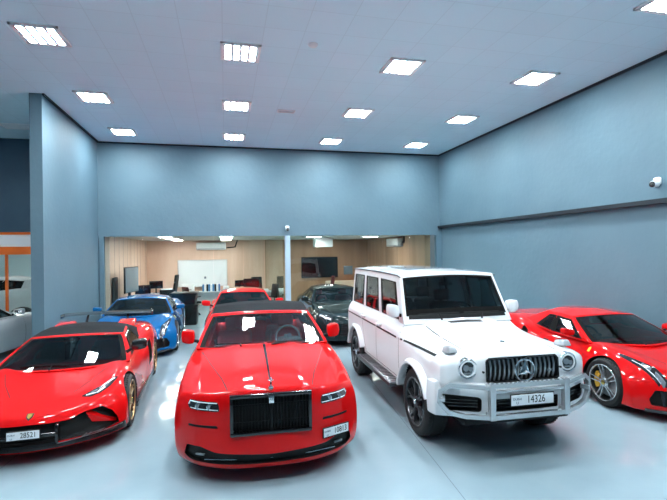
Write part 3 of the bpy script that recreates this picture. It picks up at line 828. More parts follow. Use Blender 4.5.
    # lamps
    for s in (-1, 1):
        c = (s*.615, .085, 1.015)
        def hl(bm):
            lathe(bm, [(.07, .112), (-.012, .112), (-.020, .106), (-.016, .099), (.07, .099)], 40, 'y', c, True, 0)
            lathe(bm, [(-.004, .1), (.004, .06), (.004, .0001)], 40, 'y', c, False, 1)
        h = sub('headlight', [M['chrome'], M['lensd']], hl)
        def drl(bm): ring_lamp(bm, (c[0], c[1] - .012, c[2]), .084, .010, 36)
        sub('daytime_light', M['led'], drl, h)
        def pr(bm):
            cyl_y(bm, (c[0] - .026, c[1] - .008, c[2] + .01), .034, .03); cyl_y(bm, (c[0] + .032, c[1] - .006, c[2] - .005), .026, .03); box(bm, (c[0], c[1] - .006, c[2] - .05), (.10, .02, .02), bev=.006)
        sub('projector_lens', M['lens'], pr, h)
        def ind(bm):
            box(bm, (s*.72, .30, 1.185), (.125, .20, .075), rot(-8), bev=.022, seg=3, taper=(.75, .7))
        o = sub('turn_signal', M['amber'], ind, None, 50)
        def tl(bm): box(bm, (s*.80, 4.58, .78), (.13, .05, .16), bev=.02)
        sub('tail_light', M['redlens'], tl)
        def sens(bm): cyl_y(bm, (s*.47, .012, .985), .012, .02)
        sub('parking_sensor', M['gloss'], sens)
    # flares
    def flare(yw, s, bm):
        rows = []
        zc = .412
        for k in range(25):
            t = R(10 + 148*k/24); c_, s_ = math.cos(t), math.sin(t)
            ro = .53
            pts = [(.86, .475), (.955, .466), (.972, .476), (.972, .505), (.945, ro), (.86, ro + .03)]
            rows.append([bm.verts.new((s*x, yw + r*c_*1.02, zc + min(r*s_, r*s_*.3 + .36))) for x, r in pts])
        for a, b in zip(rows[:-1], rows[1:]):
            for j in range(6): bm.faces.new((a[j], a[(j+1) % 6], b[(j+1) % 6], b[j]))
        bm.faces.new(rows[0]); bm.faces.new(rows[-1][::-1])
    for s in (-1, 1):
        for yw in (.90, 3.79): sub('wheel_arch_flare', P, lambda bm: flare(yw, s, bm))
        # side step and pipes
        def step(bm):
            box(bm, (s*.955, 2.34, .475), (.20, 1.78, .06), bev=.02, mi=0); box(bm, (s*.955, 2.34, .508), (.14, 1.7, .012), bev=.003, mi=1)
            for i in range(22): box(bm, (s*.955, 1.52 + .078*i, .516), (.13, .03, .008), mi=0)
        sub('side_step', [M['gunm'], M['alu']], step)
        def pipe(bm):
            for y in (2.92, 3.08): tube(bm, [(s*.72, y - .05, .40), (s*.96, y, .40)], .035, 12)
        sub('exhaust_pipe', M['chrome'], pipe)
        side = 'l' if s < 0 else 's'
        add_patch(car, 'side_rub_strip', [rounded(q, .005) for q in ([(.40, 1.085), (1.33, 1.085), (1.33, 1.108), (.40, 1.108)], [(1.38, 1.085), (1.44, 1.085), (1.44, 1.108), (1.38, 1.108)], [(1.60, 1.085), (2.52, 1.085), (2.52, 1.108), (1.60, 1.108)], [(2.60, 1.085), (3.45, 1.085), (3.45, 1.108), (2.60, 1.108)], [(3.52, 1.085), (4.5, 1.085), (4.5, 1.108), (3.52, 1.108)])], side, M['vane'], on='bvh', out=.006, th=.012, res=.12)
        def hd(bm):
            for y in (2.40, 3.34): box(bm, (s*.895, y, 1.15), (.045, .20, .035), bev=.012); cyl_x(bm, (s*.91, y + .06, 1.15), .012, .05)
        sub('door_handle', P, hd)
        def gut(bm): tube(bm, [(s*.752, 1.80, 1.915), (s*.755, 1.92, 1.937), (s*.757, 2.6, 1.955), (s*.757, 4.2, 1.958), (s*.75, 4.56, 1.94)], .010, 6)
        sub('roof_gutter', M['gunm'], gut)
    seams(car, top=[[(.535, .12), (.535, 1.38)]], side=[[(1.50, 1.25), (1.50, .55)], [(2.56, 1.25), (2.56, .55)], [(3.49, 1.25), (3.30, .8), (3.2, .55)], [(1.5, .55), (3.2, .55)]], w=.008)
    add_patch(car, 'sunroof', [rounded([(-.42, 2.35), (.42, 2.35), (.42, 3.25), (-.42, 3.25)], .06)], 't', M['sunroof'], on='gbvh', out=.004, th=.01, res=.12)
    add_patch(car, 'cowl_panel', [[(-.74, 1.345), (.74, 1.345), (.73, 1.398), (-.73, 1.398)]], 'f', M['blk'], on='gbvh', out=.003, th=.01, res=.1)
    add_patch(car, 'bonnet_vent', [[(-.24, 1.24), (.24, 1.24), (.24, 1.34), (-.24, 1.34)]], 't', M['blk'], on='bvh', out=.003, th=.008)
    def bw(bm): lathe(bm, [(1.222, .028), (1.228, .026), (1.23, .01)], 20, 'z', (0, .40, -.005), False)
    sub('bonnet_badge', M['chrome'], bw)
    add_mirrors(car, .925, 1.62, 1.46, P, (.17, .14, .18), (.03, 0, -.08))
    wiper(root, (-.60, 1.45, 1.42), (-.04, 1.40, 1.43), (-.30, 1.38, 1.34)); wiper(root, (.04, 1.40, 1.43), (.60, 1.45, 1.42), (.30, 1.38, 1.34))
    add_seats(root, [(-.40, 2.55), (.40, 2.55)], M['darkg'], .75, 1.45); add_seats(root, [(-.45, 3.5), (0, 3.5), (.45, 3.5)], M['darkg'], .75, 1.42, w=.42)
    add_dash(root, 1.78, 1.31, 1.44, M['darkg'], .38)
    bm = bmesh.new(); box(bm, (0, 1.90, 1.80), (.22, .025, .06), rot(-12), bev=.015); tube(bm, [(0, 1.89, 1.82), (0, 1.85, 1.88)], .012); new_obj('rear_view_mirror', finish(bm, M['blk']), root)
    def spare(bm):
        lathe(bm, [(-.12, .2), (-.12, .37), (-.10, .39), (.08, .39), (.11, .37), (.11, .05)], 40, 'y', (0, 4.74, 1.02), False)
    sub('spare_wheel_cover', P, spare)
    return root

# ------------------------------------------------------------------ low red spyder with a black wing
def build_wedge_spyder(loc, rz):
    P = M['red']
    cfg = dict(L=4.5, paint=P, D=1.05, hw=[(0, .84), (.3, .90), (.7, .955), (1.0, .965), (1.5, .93), (2.2, .915), (2.8, .95), (3.5, .97), (4.2, .93), (4.5, .86)],
        cs=[(0, .985), (.15, 1), (.5, 1), (.8, .98), (1, .91)], df=[(0, 0), (.3, .03), (.6, .13), (.8, .25), (.92, .37), (1, .5)], fp=[(0, -.03), (.12, .0), (.5, .02), (.85, .05), (1, .12)],
        rails=[(0, [(0, .45), (.12, .495), (.5, .625), (1.0, .735), (1.3, .785), (3.1, .98), (4.4, .93), (4.5, .9)]), (.45, [(0, .45), (.12, .49), (.5, .61), (1, .72), (1.3, .775), (3.1, .98), (4.4, .93), (4.5, .9)]),
               (.72, [(.1, .48), (.25, .53), (.5, .63), (.75, .70), (1.0, .765), (1.35, .79), (2.2, .85), (2.75, .93), (3.3, 1.0), (4.4, .93)]),
               (.88, [(.2, .48), (.4, .56), (.6, .655), (.8, .75), (1.0, .795), (1.35, .79), (2.2, .81), (2.75, .91), (3.3, 1.0), (4.3, .92)]),
               (1, [(.3, .45), (.5, .52), (.8, .67), (1, .73), (1.4, .72), (2.2, .72), (2.8, .82), (3.3, .93), (4.3, .86)])],
        bot=[(0, .155), (.6, .145), (4.0, .13), (4.5, .25)], ys=[0, .05, .12, .25, .42, .65, .9, 1.15, 1.4, 1.8, 2.3, 2.7, 3.0, 3.4, 3.9, 4.25, 4.4, 4.5],
        tub=(1.62, 2.85, .70, .45), cabin=M['dark'],
        recess=[([(.87, .25), (.85, .33), (.80, .42), (.70, .495), (.52, .475), (.40, .43), (.19, .425), (0, .43), (-.19, .425), (-.40, .43), (-.52, .475), (-.70, .495), (-.80, .42), (-.85, .33), (-.87, .25), (-.70, .225), (.70, .225)], 'f', .11, .01),
                ([(2.72, .38), (3.02, .45), (3.05, .80), (2.80, .74)], 'l', .14, .02)],
        wheels=dict(f=(.97, .342, .245, .262), r=(3.59, .350, .305, .268), xf=.945, xr=.955, style='double5', rim=M['bronze'], cal=M['yel']))
    g = dict(yF=(1.12, 1.98), kF=(.30, .14), yR=(3.45, 2.9), kR=(.1, .1), wb=[(1.1, .84), (1.5, .85), (2.4, .82), (3.4, .70)], wt=[(1.9, .655), (2.6, .60), (3.2, .56)],
             zb=[(1.0, .765), (1.4, .775), (2.2, .82), (3.0, .93), (3.5, .96)], zt=[(1.9, 1.045), (2.1, 1.062), (2.5, 1.105), (2.9, 1.11), (3.3, 1.05)], crown=.05, bul=.02,
             mats={'windscreen': G_DARK, 'cabin_frame': P, 'side_window': G_SIDE, 'rear_window': G_DARK, 'soft_top': M['soft'], 'window_seal': M['seal']})
    g.update(gspec([(.07, .60)], sidec=(.10, .86), frontb=.92, rb=.02, header=.045, roofb=2, roof='soft_top', rear='soft_top', frontc=(.06, .93), rearb=.5, rearc=(.3, .8)))
    cfg['g'] = g
    car = make_car(cfg, 'sports_car', 'low red wedge-shaped spyder with black soft top and tall black rear wing beside wall end', 'car', loc, rz)
    root = car['root']
    bm = bmesh.new()
    for x in (-.30, .30): box(bm, (x, .06, .32), (.03, .10, .20), bev=.006)
    box(bm, (0, .02, .33), (.62, .08, .035), bev=.01); box(bm, (0, -.005, .365), (.20, .07, .06), bev=.01)
    new_obj('bumper_beam', finish(bm, M['gloss']), root)
    add_patch(car, 'front_splitter', [[(-.92, .165), (.92, .165), (.91, .24), (.55, .235), (.3, .225), (-.3, .225), (-.55, .235), (-.91, .24)]], 'f', M['carbon'], out=.02, th=.03, res=.07)
    add_patch(car, 'splitter_edge', strip_polys([(.30, .205), (.55, .22), (.88, .23)], .010), 'f', M['alu'], out=.026, th=.006, mirror=True)
    for s in (-1, 1):
        def fin(bm):
            A = [Vector(p) for p in ((s*.55, .22, .455), (s*.83, .43, .265), (s*.60, .27, .335))]
            a = [bm.verts.new(p) for p in A]; b = [bm.verts.new(p + Vector((0, .07, .02))) for p in A]
            bm.faces.new(a); bm.faces.new(b[::-1])
            for k in range(3): bm.faces.new((a[k], b[k], b[(k+1) % 3], a[(k+1) % 3]))
        bmo('intake_fin', P, fin, root, 20)
    bm = bmesh.new()
    for s in (-1, 1):
        tube(bm, [(s*.44, .26, .40), (s*.66, .34, .34), (s*.84, .5, .25)], .012, 8)
    new_obj('intake_bar', finish(bm, M['gloss']), root)
    for s in (-1, 1):
        q = lambda L_: [(s*u, v) for u, v in L_]
        h = add_patch(car, 'headlight', [q(rounded([(.45, .43), (.56, .405), (.66, .47), (.74, .60), (.80, .76), (.77, .77), (.66, .62), (.55, .52)], .015))], 't', M['lensd'], on='bvh', out=.005, th=.015, res=.05)
        add_patch(car, 'daytime_light', [q(p) for p in strip_polys([(.62, .47), (.68, .56), (.66, .60), (.76, .73)], .02) + strip_polys([(.51, .44), (.60, .46)], .018)], 't', M['led'], on='bvh', parent=h, out=.009, th=.006)
        for pp in (q(rounded([(.65, .56), (.70, .58), (.73, .65), (.68, .62)], .01)), q(rounded([(.54, .47), (.60, .485), (.62, .53), (.56, .51)], .01))): add_patch(car, 'projector_lens', [pp], 't', M['lens'], on='bvh', parent=h, out=.009, th=.006)
    loc_, n, i, d = car['bvh'].ray_cast(Vector((0, -3, .5)), Vector((0, 1, 0)))
    o = add_patch(car, 'bonnet_badge', [[(-.036, .19), (-.032, .13), (0, .10), (.032, .13), (.036, .19), (0, .195)]], 't', M['ink'], on='bvh', out=.004, th=.006)
    add_patch(car, 'badge_emblem', [[(-.026, .185), (-.022, .135), (0, .112), (.022, .135), (.026, .185)]], 't', M['gold'], on='bvh', parent=o, out=.006, th=.004)
    add_plate(root, 0, -.045, .365, 0, '28521', w=.31, h=.085, ts=.068, tx=.05, tilt=-4)
    seams(car, top=[[(.34, .55), (.50, .85), (.60, 1.12)]], side=[[(1.36, .70), (1.40, .3), (1.5, .2)], [(2.5, .75), (2.6, .45), (2.45, .22)]], w=.008)
    # side skirts, wing, engine cover
    for s in (-1, 1): bmo('side_skirt', M['carbon'], lambda bm: box(bm, (s*.925, 2.28, .165), (.07, 1.9, .08), bev=.015), root)
    bm = bmesh.new()
    rows = []
    for k in range(17):
        u = -1 + 2*k/16; x = .82*u; dz = -.02*abs(u)**3; sw = .03*abs(u)**2
        rows.append([bm.verts.new((x, y + sw, z + dz)) for y, z in ((4.22, 1.115), (4.30, 1.135), (4.40, 1.142), (4.50, 1.150), (4.50, 1.140), (4.40, 1.120), (4.30, 1.108))])
    for a, b in zip(rows[:-1], rows[1:]):
        for j in range(7): bm.faces.new((a[j], a[(j+1) % 7], b[(j+1) % 7], b[j]))
    bm.faces.new(rows[0]); bm.faces.new(rows[-1][::-1])
    for s in (-1, 1):
        tube(bm, [(s*.36, 4.18, .92), (s*.37, 4.22, 1.0), (s*.36, 4.34, 1.12)], [.03, .022, .02], 8)
        box(bm, (s*.825, 4.37, 1.10), (.016, .28, .07), bev=.006)
    new_obj('rear_wing', finish(bm, M['carbon'], 40), root)
    bm = bmesh.new()
    for k in range(4): box(bm, (0, 3.42 + .19*k, 1.0 - .015*k), (.86, .12, .025), rot(12), bev=.008)
    new_obj('engine_cover_louvres', finish(bm, M['carbon']), root)
    bm = bmesh.new()
    for s in (-1, 1): box(bm, (s*.50, 3.12, 1.03), (.30, .75, .10), rot(6), bev=.045, seg=3)
    new_obj('roll_hoop_fairing', finish(bm, P, 50), root)
    add_mirrors(car, .97, 1.42, 1.0, M['carbon'], (.22, .13, .15), (.06, 0, -.10))
    add_seats(root, [(-.36, 2.3), (.36, 2.3)], M['darkg'], .38, .92); add_dash(root, 1.62, .77, 1.3, M['dark'], -.36)
    bm = bmesh.new(); box(bm, (0, 1.88, 1.0), (.2, .02, .05), rot(-25), bev=.012); tube(bm, [(0, 1.89, 1.01), (0, 1.96, 1.06)], .01); new_obj('rear_view_mirror', finish(bm, M['blk']), root)
    wiper(root, (-.5, 1.30, .815), (.3, 1.18, .82), (-.1, 1.12, .785))
    for s in (-1, 1): add_patch(car, 'tail_light', [[(s*.55, .78), (s*.85, .80), (s*.85, .85), (s*.55, .84)]], 'r', M['redlens'], on='bvh', out=.006, th=.02)
    return root

# ------------------------------------------------------------------ mid-engined berlinettas (two: red, blue)
def build_berlinetta(loc, rz, P, name, label, group, blue=False):
    cfg = dict(L=4.53, paint=P, D=1.1, hw=[(0, .80), (.3, .88), (.7, .95), (1.0, .968), (1.5, .94), (2.2, .92), (2.9, .96), (3.5, .97), (4.2, .93), (4.53, .86)],
        cs=[(0, .97), (.15, .99), (.45, 1), (.8, .985), (1, .90)], df=[(0, 0), (.3, .03), (.6, .12), (.8, .25), (.92, .37), (1, .5)], fp=[(0, .02), (.15, .0), (.4, .0), (.7, .05), (.9, .11), (1, .2)],
        rails=[(0, [(0, .54), (.2, .60), (.5, .675), (1.0, .775), (1.35, .85), (3.2, 1.0), (4.3, .98), (4.53, .9)]), (.45, [(0, .54), (.2, .60), (.5, .675), (1, .785), (1.35, .855), (3.2, 1.0), (4.3, .98), (4.53, .9)]),
               (.72, [(.1, .56), (.3, .64), (.6, .74), (1.0, .825), (1.35, .855), (2.2, .87), (2.9, .95), (3.4, 1.0), (4.3, .96)]),
               (.88, [(.2, .55), (.45, .66), (.7, .76), (1.0, .835), (1.35, .85), (2.2, .85), (2.9, .94), (3.4, .99), (4.3, .94)]),
               (1, [(.3, .50), (.5, .57), (.8, .68), (1, .74), (1.4, .74), (2.2, .73), (2.9, .84), (3.4, .91), (4.3, .86)])],
        bot=[(0, .13), (4.0, .14), (4.53, .28)], ys=[0, .05, .14, .28, .45, .68, .92, 1.2, 1.45, 1.8, 2.3, 2.7, 3.05, 3.4, 3.9, 4.25, 4.42, 4.53],
        tub=(1.62, 2.75, .70, .45), cabin=M['dark'],
        recess=[([(.34, .22), (.34, .36), (.50, .42), (.74, .42), (.80, .30), (.78, .22)], 'f', .09, .02), ([(2.75, .55), (3.0, .58), (3.02, .86), (2.85, .80)], 'l', .10, .02)],
        wheels=dict(f=(1.0, .345, .245, .262), r=(3.65, .352, .295, .262), xf=.945, xr=.955, style='double5', rim=M['rimg'], cal=M['yel'] if not blue else M['redc']))
    g = dict(yF=(1.05, 1.88), kF=(.36, .16), yR=(3.5, 2.85), kR=(.2, .1), wb=[(1.0, .77), (1.5, .81), (2.4, .81), (3.0, .76), (3.5, .64)], wt=[(1.9, .595), (2.6, .58), (3.2, .52)],
             zb=[(1.0, .82), (1.4, .835), (2.2, .84), (2.9, .93), (3.5, .97)], zt=[(1.9, 1.135), (2.3, 1.165), (2.8, 1.15), (3.3, 1.06)], crown=.065, bul=.025,
             mats={'windscreen': G_DARK, 'cabin_frame': P, 'side_window': G_DARK, 'rear_window': G_DARK, 'roof': P, 'window_seal': M['seal']})
    g.update(gspec([(.07, .47), (.50, .66)], ra=.01, sidec=(.10, .84), frontb=.92, rb=.025, header=.045, roofb=2, roof='roof', frontc=(.06, .93), rearb=.6, rearc=(.2, .9), pillar='window_seal'))
    cfg['g'] = g
    car = make_car(cfg, name, label, 'car', loc, rz, group)
    root = car['root']
    add_patch(car, 'front_splitter', [[(-.82, .125), (.82, .125), (.81, .17), (.4, .165), (-.4, .165), (-.81, .17)]], 'f', M['carbon'], out=.012, th=.02)
    for s in (-1, 1):
        q = lambda L_: [(s*u, v) for u, v in L_]
        h = add_patch(car, 'headlight', [q(rounded([(.585, .22), (.66, .20), (.715, .36), (.775, .62), (.80, .84), (.77, .84), (.70, .62), (.62, .42)], .02))], 't', M['lensd'], on='bvh', out=.005, th=.015, res=.05)
        add_patch(car, 'daytime_light', [q(p) for p in strip_polys([(.67, .30), (.705, .44), (.755, .66)], .006)], 't', M['led'], on='bvh', parent=h, out=.009, th=.006)
        for pp in (q(rounded([(.62, .27), (.66, .26), (.69, .37), (.65, .40)], .015)), q(rounded([(.66, .44), (.70, .43), (.73, .55), (.69, .56)], .015))): add_patch(car, 'projector_lens', [pp], 't', M['lens'], on='bvh', parent=h, out=.009, th=.006)
        sv = 'l' if s < 0 else 's'
        add_patch(car, 'fender_badge', [[(1.33, .715), (1.375, .715), (1.375, .77), (1.352, .785), (1.33, .77)]], sv, M['yelb'], on='bvh', out=.004, th=.006)
        add_patch(car, 'tail_light', [q([(.62 + .09*math.cos(t*PI/8), .82 + .09*math.sin(t*PI/8)) for t in range(16)])], 'r', M['redlens'], on='bvh', out=.006, th=.02)
    add_patch(car, 'bonnet_badge', [[(-.026, .20), (0, .17), (.026, .20), (.026, .25), (-.026, .25)]], 't', M['yelb'], on='bvh', out=.004, th=.006)
    add_patch(car, 'grille', [[(-.30, .20), (.30, .20), (.32, .34), (-.32, .34)]], 'f', M['mesh'], on='bvh', out=.002, th=.01)
    if blue:
        add_patch(car, 'bonnet_duct', [[(-.34, .36), (.34, .36), (.26, .56), (-.26, .56)]], 't', M['carbon'], on='bvh', out=.003, th=.01)
        for s in (-1, 1): bmo('side_skirt', M['carbon'], lambda bm: box(bm, (s*.915, 2.3, .17), (.09, 1.9, .07), bev=.015), root)
    seams(car, top=[[(.28, .45), (.40, .75), (.60, 1.2), (.66, 1.38)]], side=[[(1.42, .72), (1.42, .3), (1.55, .2)], [(2.55, .80), (2.6, .45), (2.45, .22)]], w=.008)
    add_mirrors(car, .96, 1.68, .965, P, (.20, .12, .11), (.05, 0, -.08))
    add_patch(car, 'door_handle', [[(2.30, .70), (2.42, .71), (2.42, .725), (2.30, .715)]], 'l', M['blk'], on='bvh', out=.006, th=.01, mirror=True)
    add_seats(root, [(-.36, 2.25), (.36, 2.25)], M['tanl'] if not blue else M['darkg'], .38, .92); add_dash(root, 1.60, .81, 1.3, M['dark'], -.36)
    bm = bmesh.new(); box(bm, (0, 1.82, 1.07), (.2, .02, .05), rot(-25), bev=.012); tube(bm, [(0, 1.83, 1.08), (0, 1.88, 1.13)], .01); new_obj('rear_view_mirror', finish(bm, M['blk']), root)
    wiper(root, (-.5, 1.30, .86), (.3, 1.14, .87), (-.1, 1.08, .83))
    return root

# ------------------------------------------------------------------ front-engined coupes and the far car
def build_coupe(loc, rz, P, name, label, roofm=None, glassm=None, tall=0., lamp='slim', seat=None, big_grille=True, detail=True, Lc=4.6, mirror_h=.12):
    z = lambda v: v + tall
    cfg = dict(L=Lc, paint=P, D=1.0, hw=[(0, .82), (.3, .89), (.7, .945), (1.0, .955), (1.7, .93), (2.6, .93), (3.5, .955), (4.2, .92), (Lc, .84)],
        cs=[(0, .95), (.12, .98), (.45, 1), (.8, .985), (1, .91)], df=[(0, 0), (.3, .02), (.6, .10), (.8, .22), (.92, .36), (1, .5)], fp=[(0, .04), (.15, .0), (.5, .01), (.9, .06), (1, .14)],
        rails=[(0, [(0, z(.66)), (.2, z(.74)), (.6, z(.82)), (1.2, z(.90)), (1.75, z(.95)), (3.8, z(1.0)), (4.4, z(.96)), (Lc, z(.88))]), (.45, [(0, z(.66)), (.2, z(.735)), (.6, z(.81)), (1.2, z(.89)), (1.75, z(.94)), (3.8, z(1.0)), (4.4, z(.96)), (Lc, z(.88))]),
               (.75, [(.1, z(.66)), (.3, z(.735)), (.6, z(.80)), (1.0, z(.87)), (1.75, z(.92)), (2.6, z(.90)), (3.5, z(.98)), (4.4, z(.94))]), (.9, [(.2, z(.64)), (.5, z(.76)), (1, z(.86)), (1.75, z(.90)), (2.6, z(.88)), (3.5, z(.96)), (4.4, z(.92))]),
               (1, [(.3, z(.58)), (.6, z(.70)), (1, z(.78)), (1.75, z(.83)), (2.6, z(.80)), (3.5, z(.90)), (4.4, z(.85))])],
        bot=[(0, .15 + tall*.4), (Lc - .5, .15 + tall*.4), (Lc, .28 + tall*.4)], ys=[0, .06, .16, .32, .55, .8, 1.1, 1.45, 1.8, 2.3, 2.9, 3.4, 3.9, 4.3, Lc - .1, Lc],
        tub=(1.95, 3.5, .70, .5 + tall), cabin=M['dark'], level=2,
        recess=[([(-.42, .28 + tall*.6), (.42, .28 + tall*.6), (.36, .56 + tall), (-.36, .56 + tall)], 'f', .07, .05), ([(.52, .24 + tall*.5), (.82, .26 + tall*.5), (.80, .40 + tall*.5), (.56, .40 + tall*.5)], 'f', .06, .03)],
        wheels=dict(f=(.92, .345 + tall*.12, .245, .255 + tall*.05), r=(Lc - 1.02, .345 + tall*.12, .27, .255 + tall*.05), xf=.93, xr=.935, style='double5', rim=M['rimg'] if P is not M['green'] else M['gunm'], cal=M['redc']))
    k = 1.0 if tall < .1 else 1.15
    g = dict(yF=(1.55, 2.25), kF=(.28, .14), yR=(4.15 if tall < .1 else 4.45, 3.3 if tall < .1 else 4.2), kR=(.2, .12), wb=[(1.5, .78), (2.4, .81), (3.3, .79), (4.4, .66)], wt=[(2.2, .60), (2.8, .59), (3.6, .56)],
             zb=[(1.5, z(.90)), (2.0, z(.88)), (3.0, z(.88)), (3.6, z(.95)), (4.4, z(.97))], zt=[(2.2, z(1.20)), (2.6, z(1.25)), (3.1, z(1.25)), (3.6, z(1.19))], crown=.06, bul=.02,
             mats={'windscreen': glassm or G_DARK, 'cabin_frame': P, 'side_window': G_DARK, 'rear_window': G_DARK, 'roof': roofm or P, 'window_seal': M['seal']})
    g.update(gspec([(.06, .42), (.45, .66)], ra=.01, sidec=(.10, .84), frontb=.92, rb=.025, header=.045, roofb=2, roof='roof', frontc=(.06, .92), rearb=.75, rearc=(.15, .9), pillar='window_seal'))
    cfg['g'] = g
    car = make_car(cfg, name, label, 'car', loc, rz)
    root = car['root']
    for s in (-1, 1):
        q = lambda L_: [(s*u, v) for u, v in L_]
        h = add_patch(car, 'headlight', [q(rounded([(.54, .22), (.62, .18), (.74, .30), (.84, .56), (.80, .60), (.66, .44)], .04))], 't', M['lensd'], on='bvh', out=.005, th=.015)
        add_patch(car, 'daytime_light', [q(p) for p in strip_polys([(.60, .24), (.70, .34), (.80, .54)], .022)], 't', M['led'], on='bvh', parent=h, out=.009, th=.006)
        add_patch(car, 'tail_light', [q(rounded([(.52, z(.74)), (.82, z(.75)), (.82, z(.84)), (.52, z(.83))], .02))], 'r', M['redlens'], on='bvh', out=.006, th=.02)
    seams(car, top=[[(.50, .30), (.58, .9), (.64, 1.6), (.66, 1.78)]], side=[[(1.72, z(.86)), (1.74, .3 + tall), (1.8, .24 + tall)], [(2.95, z(.86)), (3.05, .5 + tall), (2.9, .24 + tall)]], w=.008)
    add_mirrors(car, .95, 1.98, z(1.0), P, (.22, .13, mirror_h + .02), (.06, 0, -.08))
    add_patch(car, 'door_handle', [[(2.62, z(.70)), (2.82, z(.705)), (2.82, z(.73)), (2.62, z(.725))]], 'l', M['chrome'], on='bvh', out=.012, th=.015, mirror=True)
    add_seats(root, [(-.38, 2.75), (.38, 2.75)], seat or M['darkg'], .45 + tall, 1.0 + tall); add_dash(root, 2.05, z(.90), 1.35, M['dark'], -.37)
    bm = bmesh.new(); box(bm, (0, 2.2, z(1.17)), (.2, .02, .05), rot(-25), bev=.012); new_obj('rear_view_mirror', finish(bm, M['blk']), root)
    bm = bmesh.new()
    for i in range(6): tube(bm, [(-.40, .06, .30 + tall*.6 + i*.045), (0, .03, .30 + tall*.6 + i*.045), (.40, .06, .30 + tall*.6 + i*.045)], .006, 6)
    new_obj('grille', finish(bm, M['gloss']), root)
    return root
# ------------------------------------------------------------------ camera
def setup_cam():
    f, h, pitch, yaw, roll = 451, 2.31, .0023, .2359, .0135
    cd = bpy.data.cameras.new('camera'); cd.sensor_width = 36; cd.lens = f/667*36; cd.clip_start = .05
    o = bpy.data.objects.new('camera', cd); COL.objects.link(o)
    fw = Vector((math.sin(yaw)*math.cos(pitch), math.cos(yaw)*math.cos(pitch), math.sin(pitch)))
    rt = Vector((math.cos(yaw), -math.sin(yaw), 0)); up = rt.cross(fw)
    c, s = math.cos(roll), math.sin(roll)
    r2 = rt*c - up*s; u2 = up*c + rt*s
    m = Matrix((r2, u2, -fw)).transposed().to_4x4(); m.translation = Vector((0, 0, h))
    o.matrix_world = m; SC.camera = o
setup_cam()

# ------------------------------------------------------------------ room materials
M['wall'] = noisy(mat('blue_grey_wall_paint', (.2, .36, .47), .6), (.104, .185, .238), (.127, .214, .268), .7, 5, .25, bscale=9, lo=.3, hi=.7)
M['navy'] = noisy(mat('dark_blue_wall', (.05, .12, .19), .6), (.026, .065, .11), (.036, .085, .135), 1.2, 4)  # darker blue than the main wall colour
M['ceil'] = mat('ceiling_tiles', (.70, .75, .80), .8)
M['wood'] = noisy(mat('pale_wood_panel', (.6, .45, .32), .45), (.66, .43, .32), (.76, .54, .43), 2.2, 5, stretch=(1, 1, .12))
M['wood2'] = noisy(mat('brown_wood_panel', (.3, .2, .12), .45), (.33, .185, .105), (.43, .26, .16), 2.2, 5, stretch=(1, 1, .12))
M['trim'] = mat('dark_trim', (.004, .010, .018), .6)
M['offwhite'] = mat('white_plastic', (.75, .79, .82), .35)
M['orange'] = mat('orange_metal', (.90, .17, .02), .4)
M['post'] = mat('pale_blue_post', (.42, .58, .70), .35)
M['teal'] = mat('pale_teal_wall', (.42, .56, .60), .7)
M['desk'] = mat('grey_desk_laminate', (.50, .55, .60), .35)
M['cream'] = mat('cream_upholstery', (.62, .53, .42), .7)
M['screen'] = mat('screen_grey', (.16, .22, .27), .12, 0, .5)
M['paper'] = mat('paper_white', (.8, .82, .85), .6)
M['bind'] = mat('blue_binder', (.05, .20, .42), .5)
M['lamp'] = mat('lamp_tube', (.9, .9, .9), .5, emit=(.87, .96, 1), es=122)
M['lampo'] = mat('office_lamp', (.9, .9, .9), .5, emit=(1, .95, .90), es=88)
M['lampd'] = mat('office_lamp_dim', (.9, .9, .9), .5, emit=(1, .95, .9), es=75)
M['lampframe'] = mat('lamp_frame_white', (.88, .90, .92), .5)
M['board'] = mat('whiteboard_white', (.78, .82, .86), .2, 0, .3)

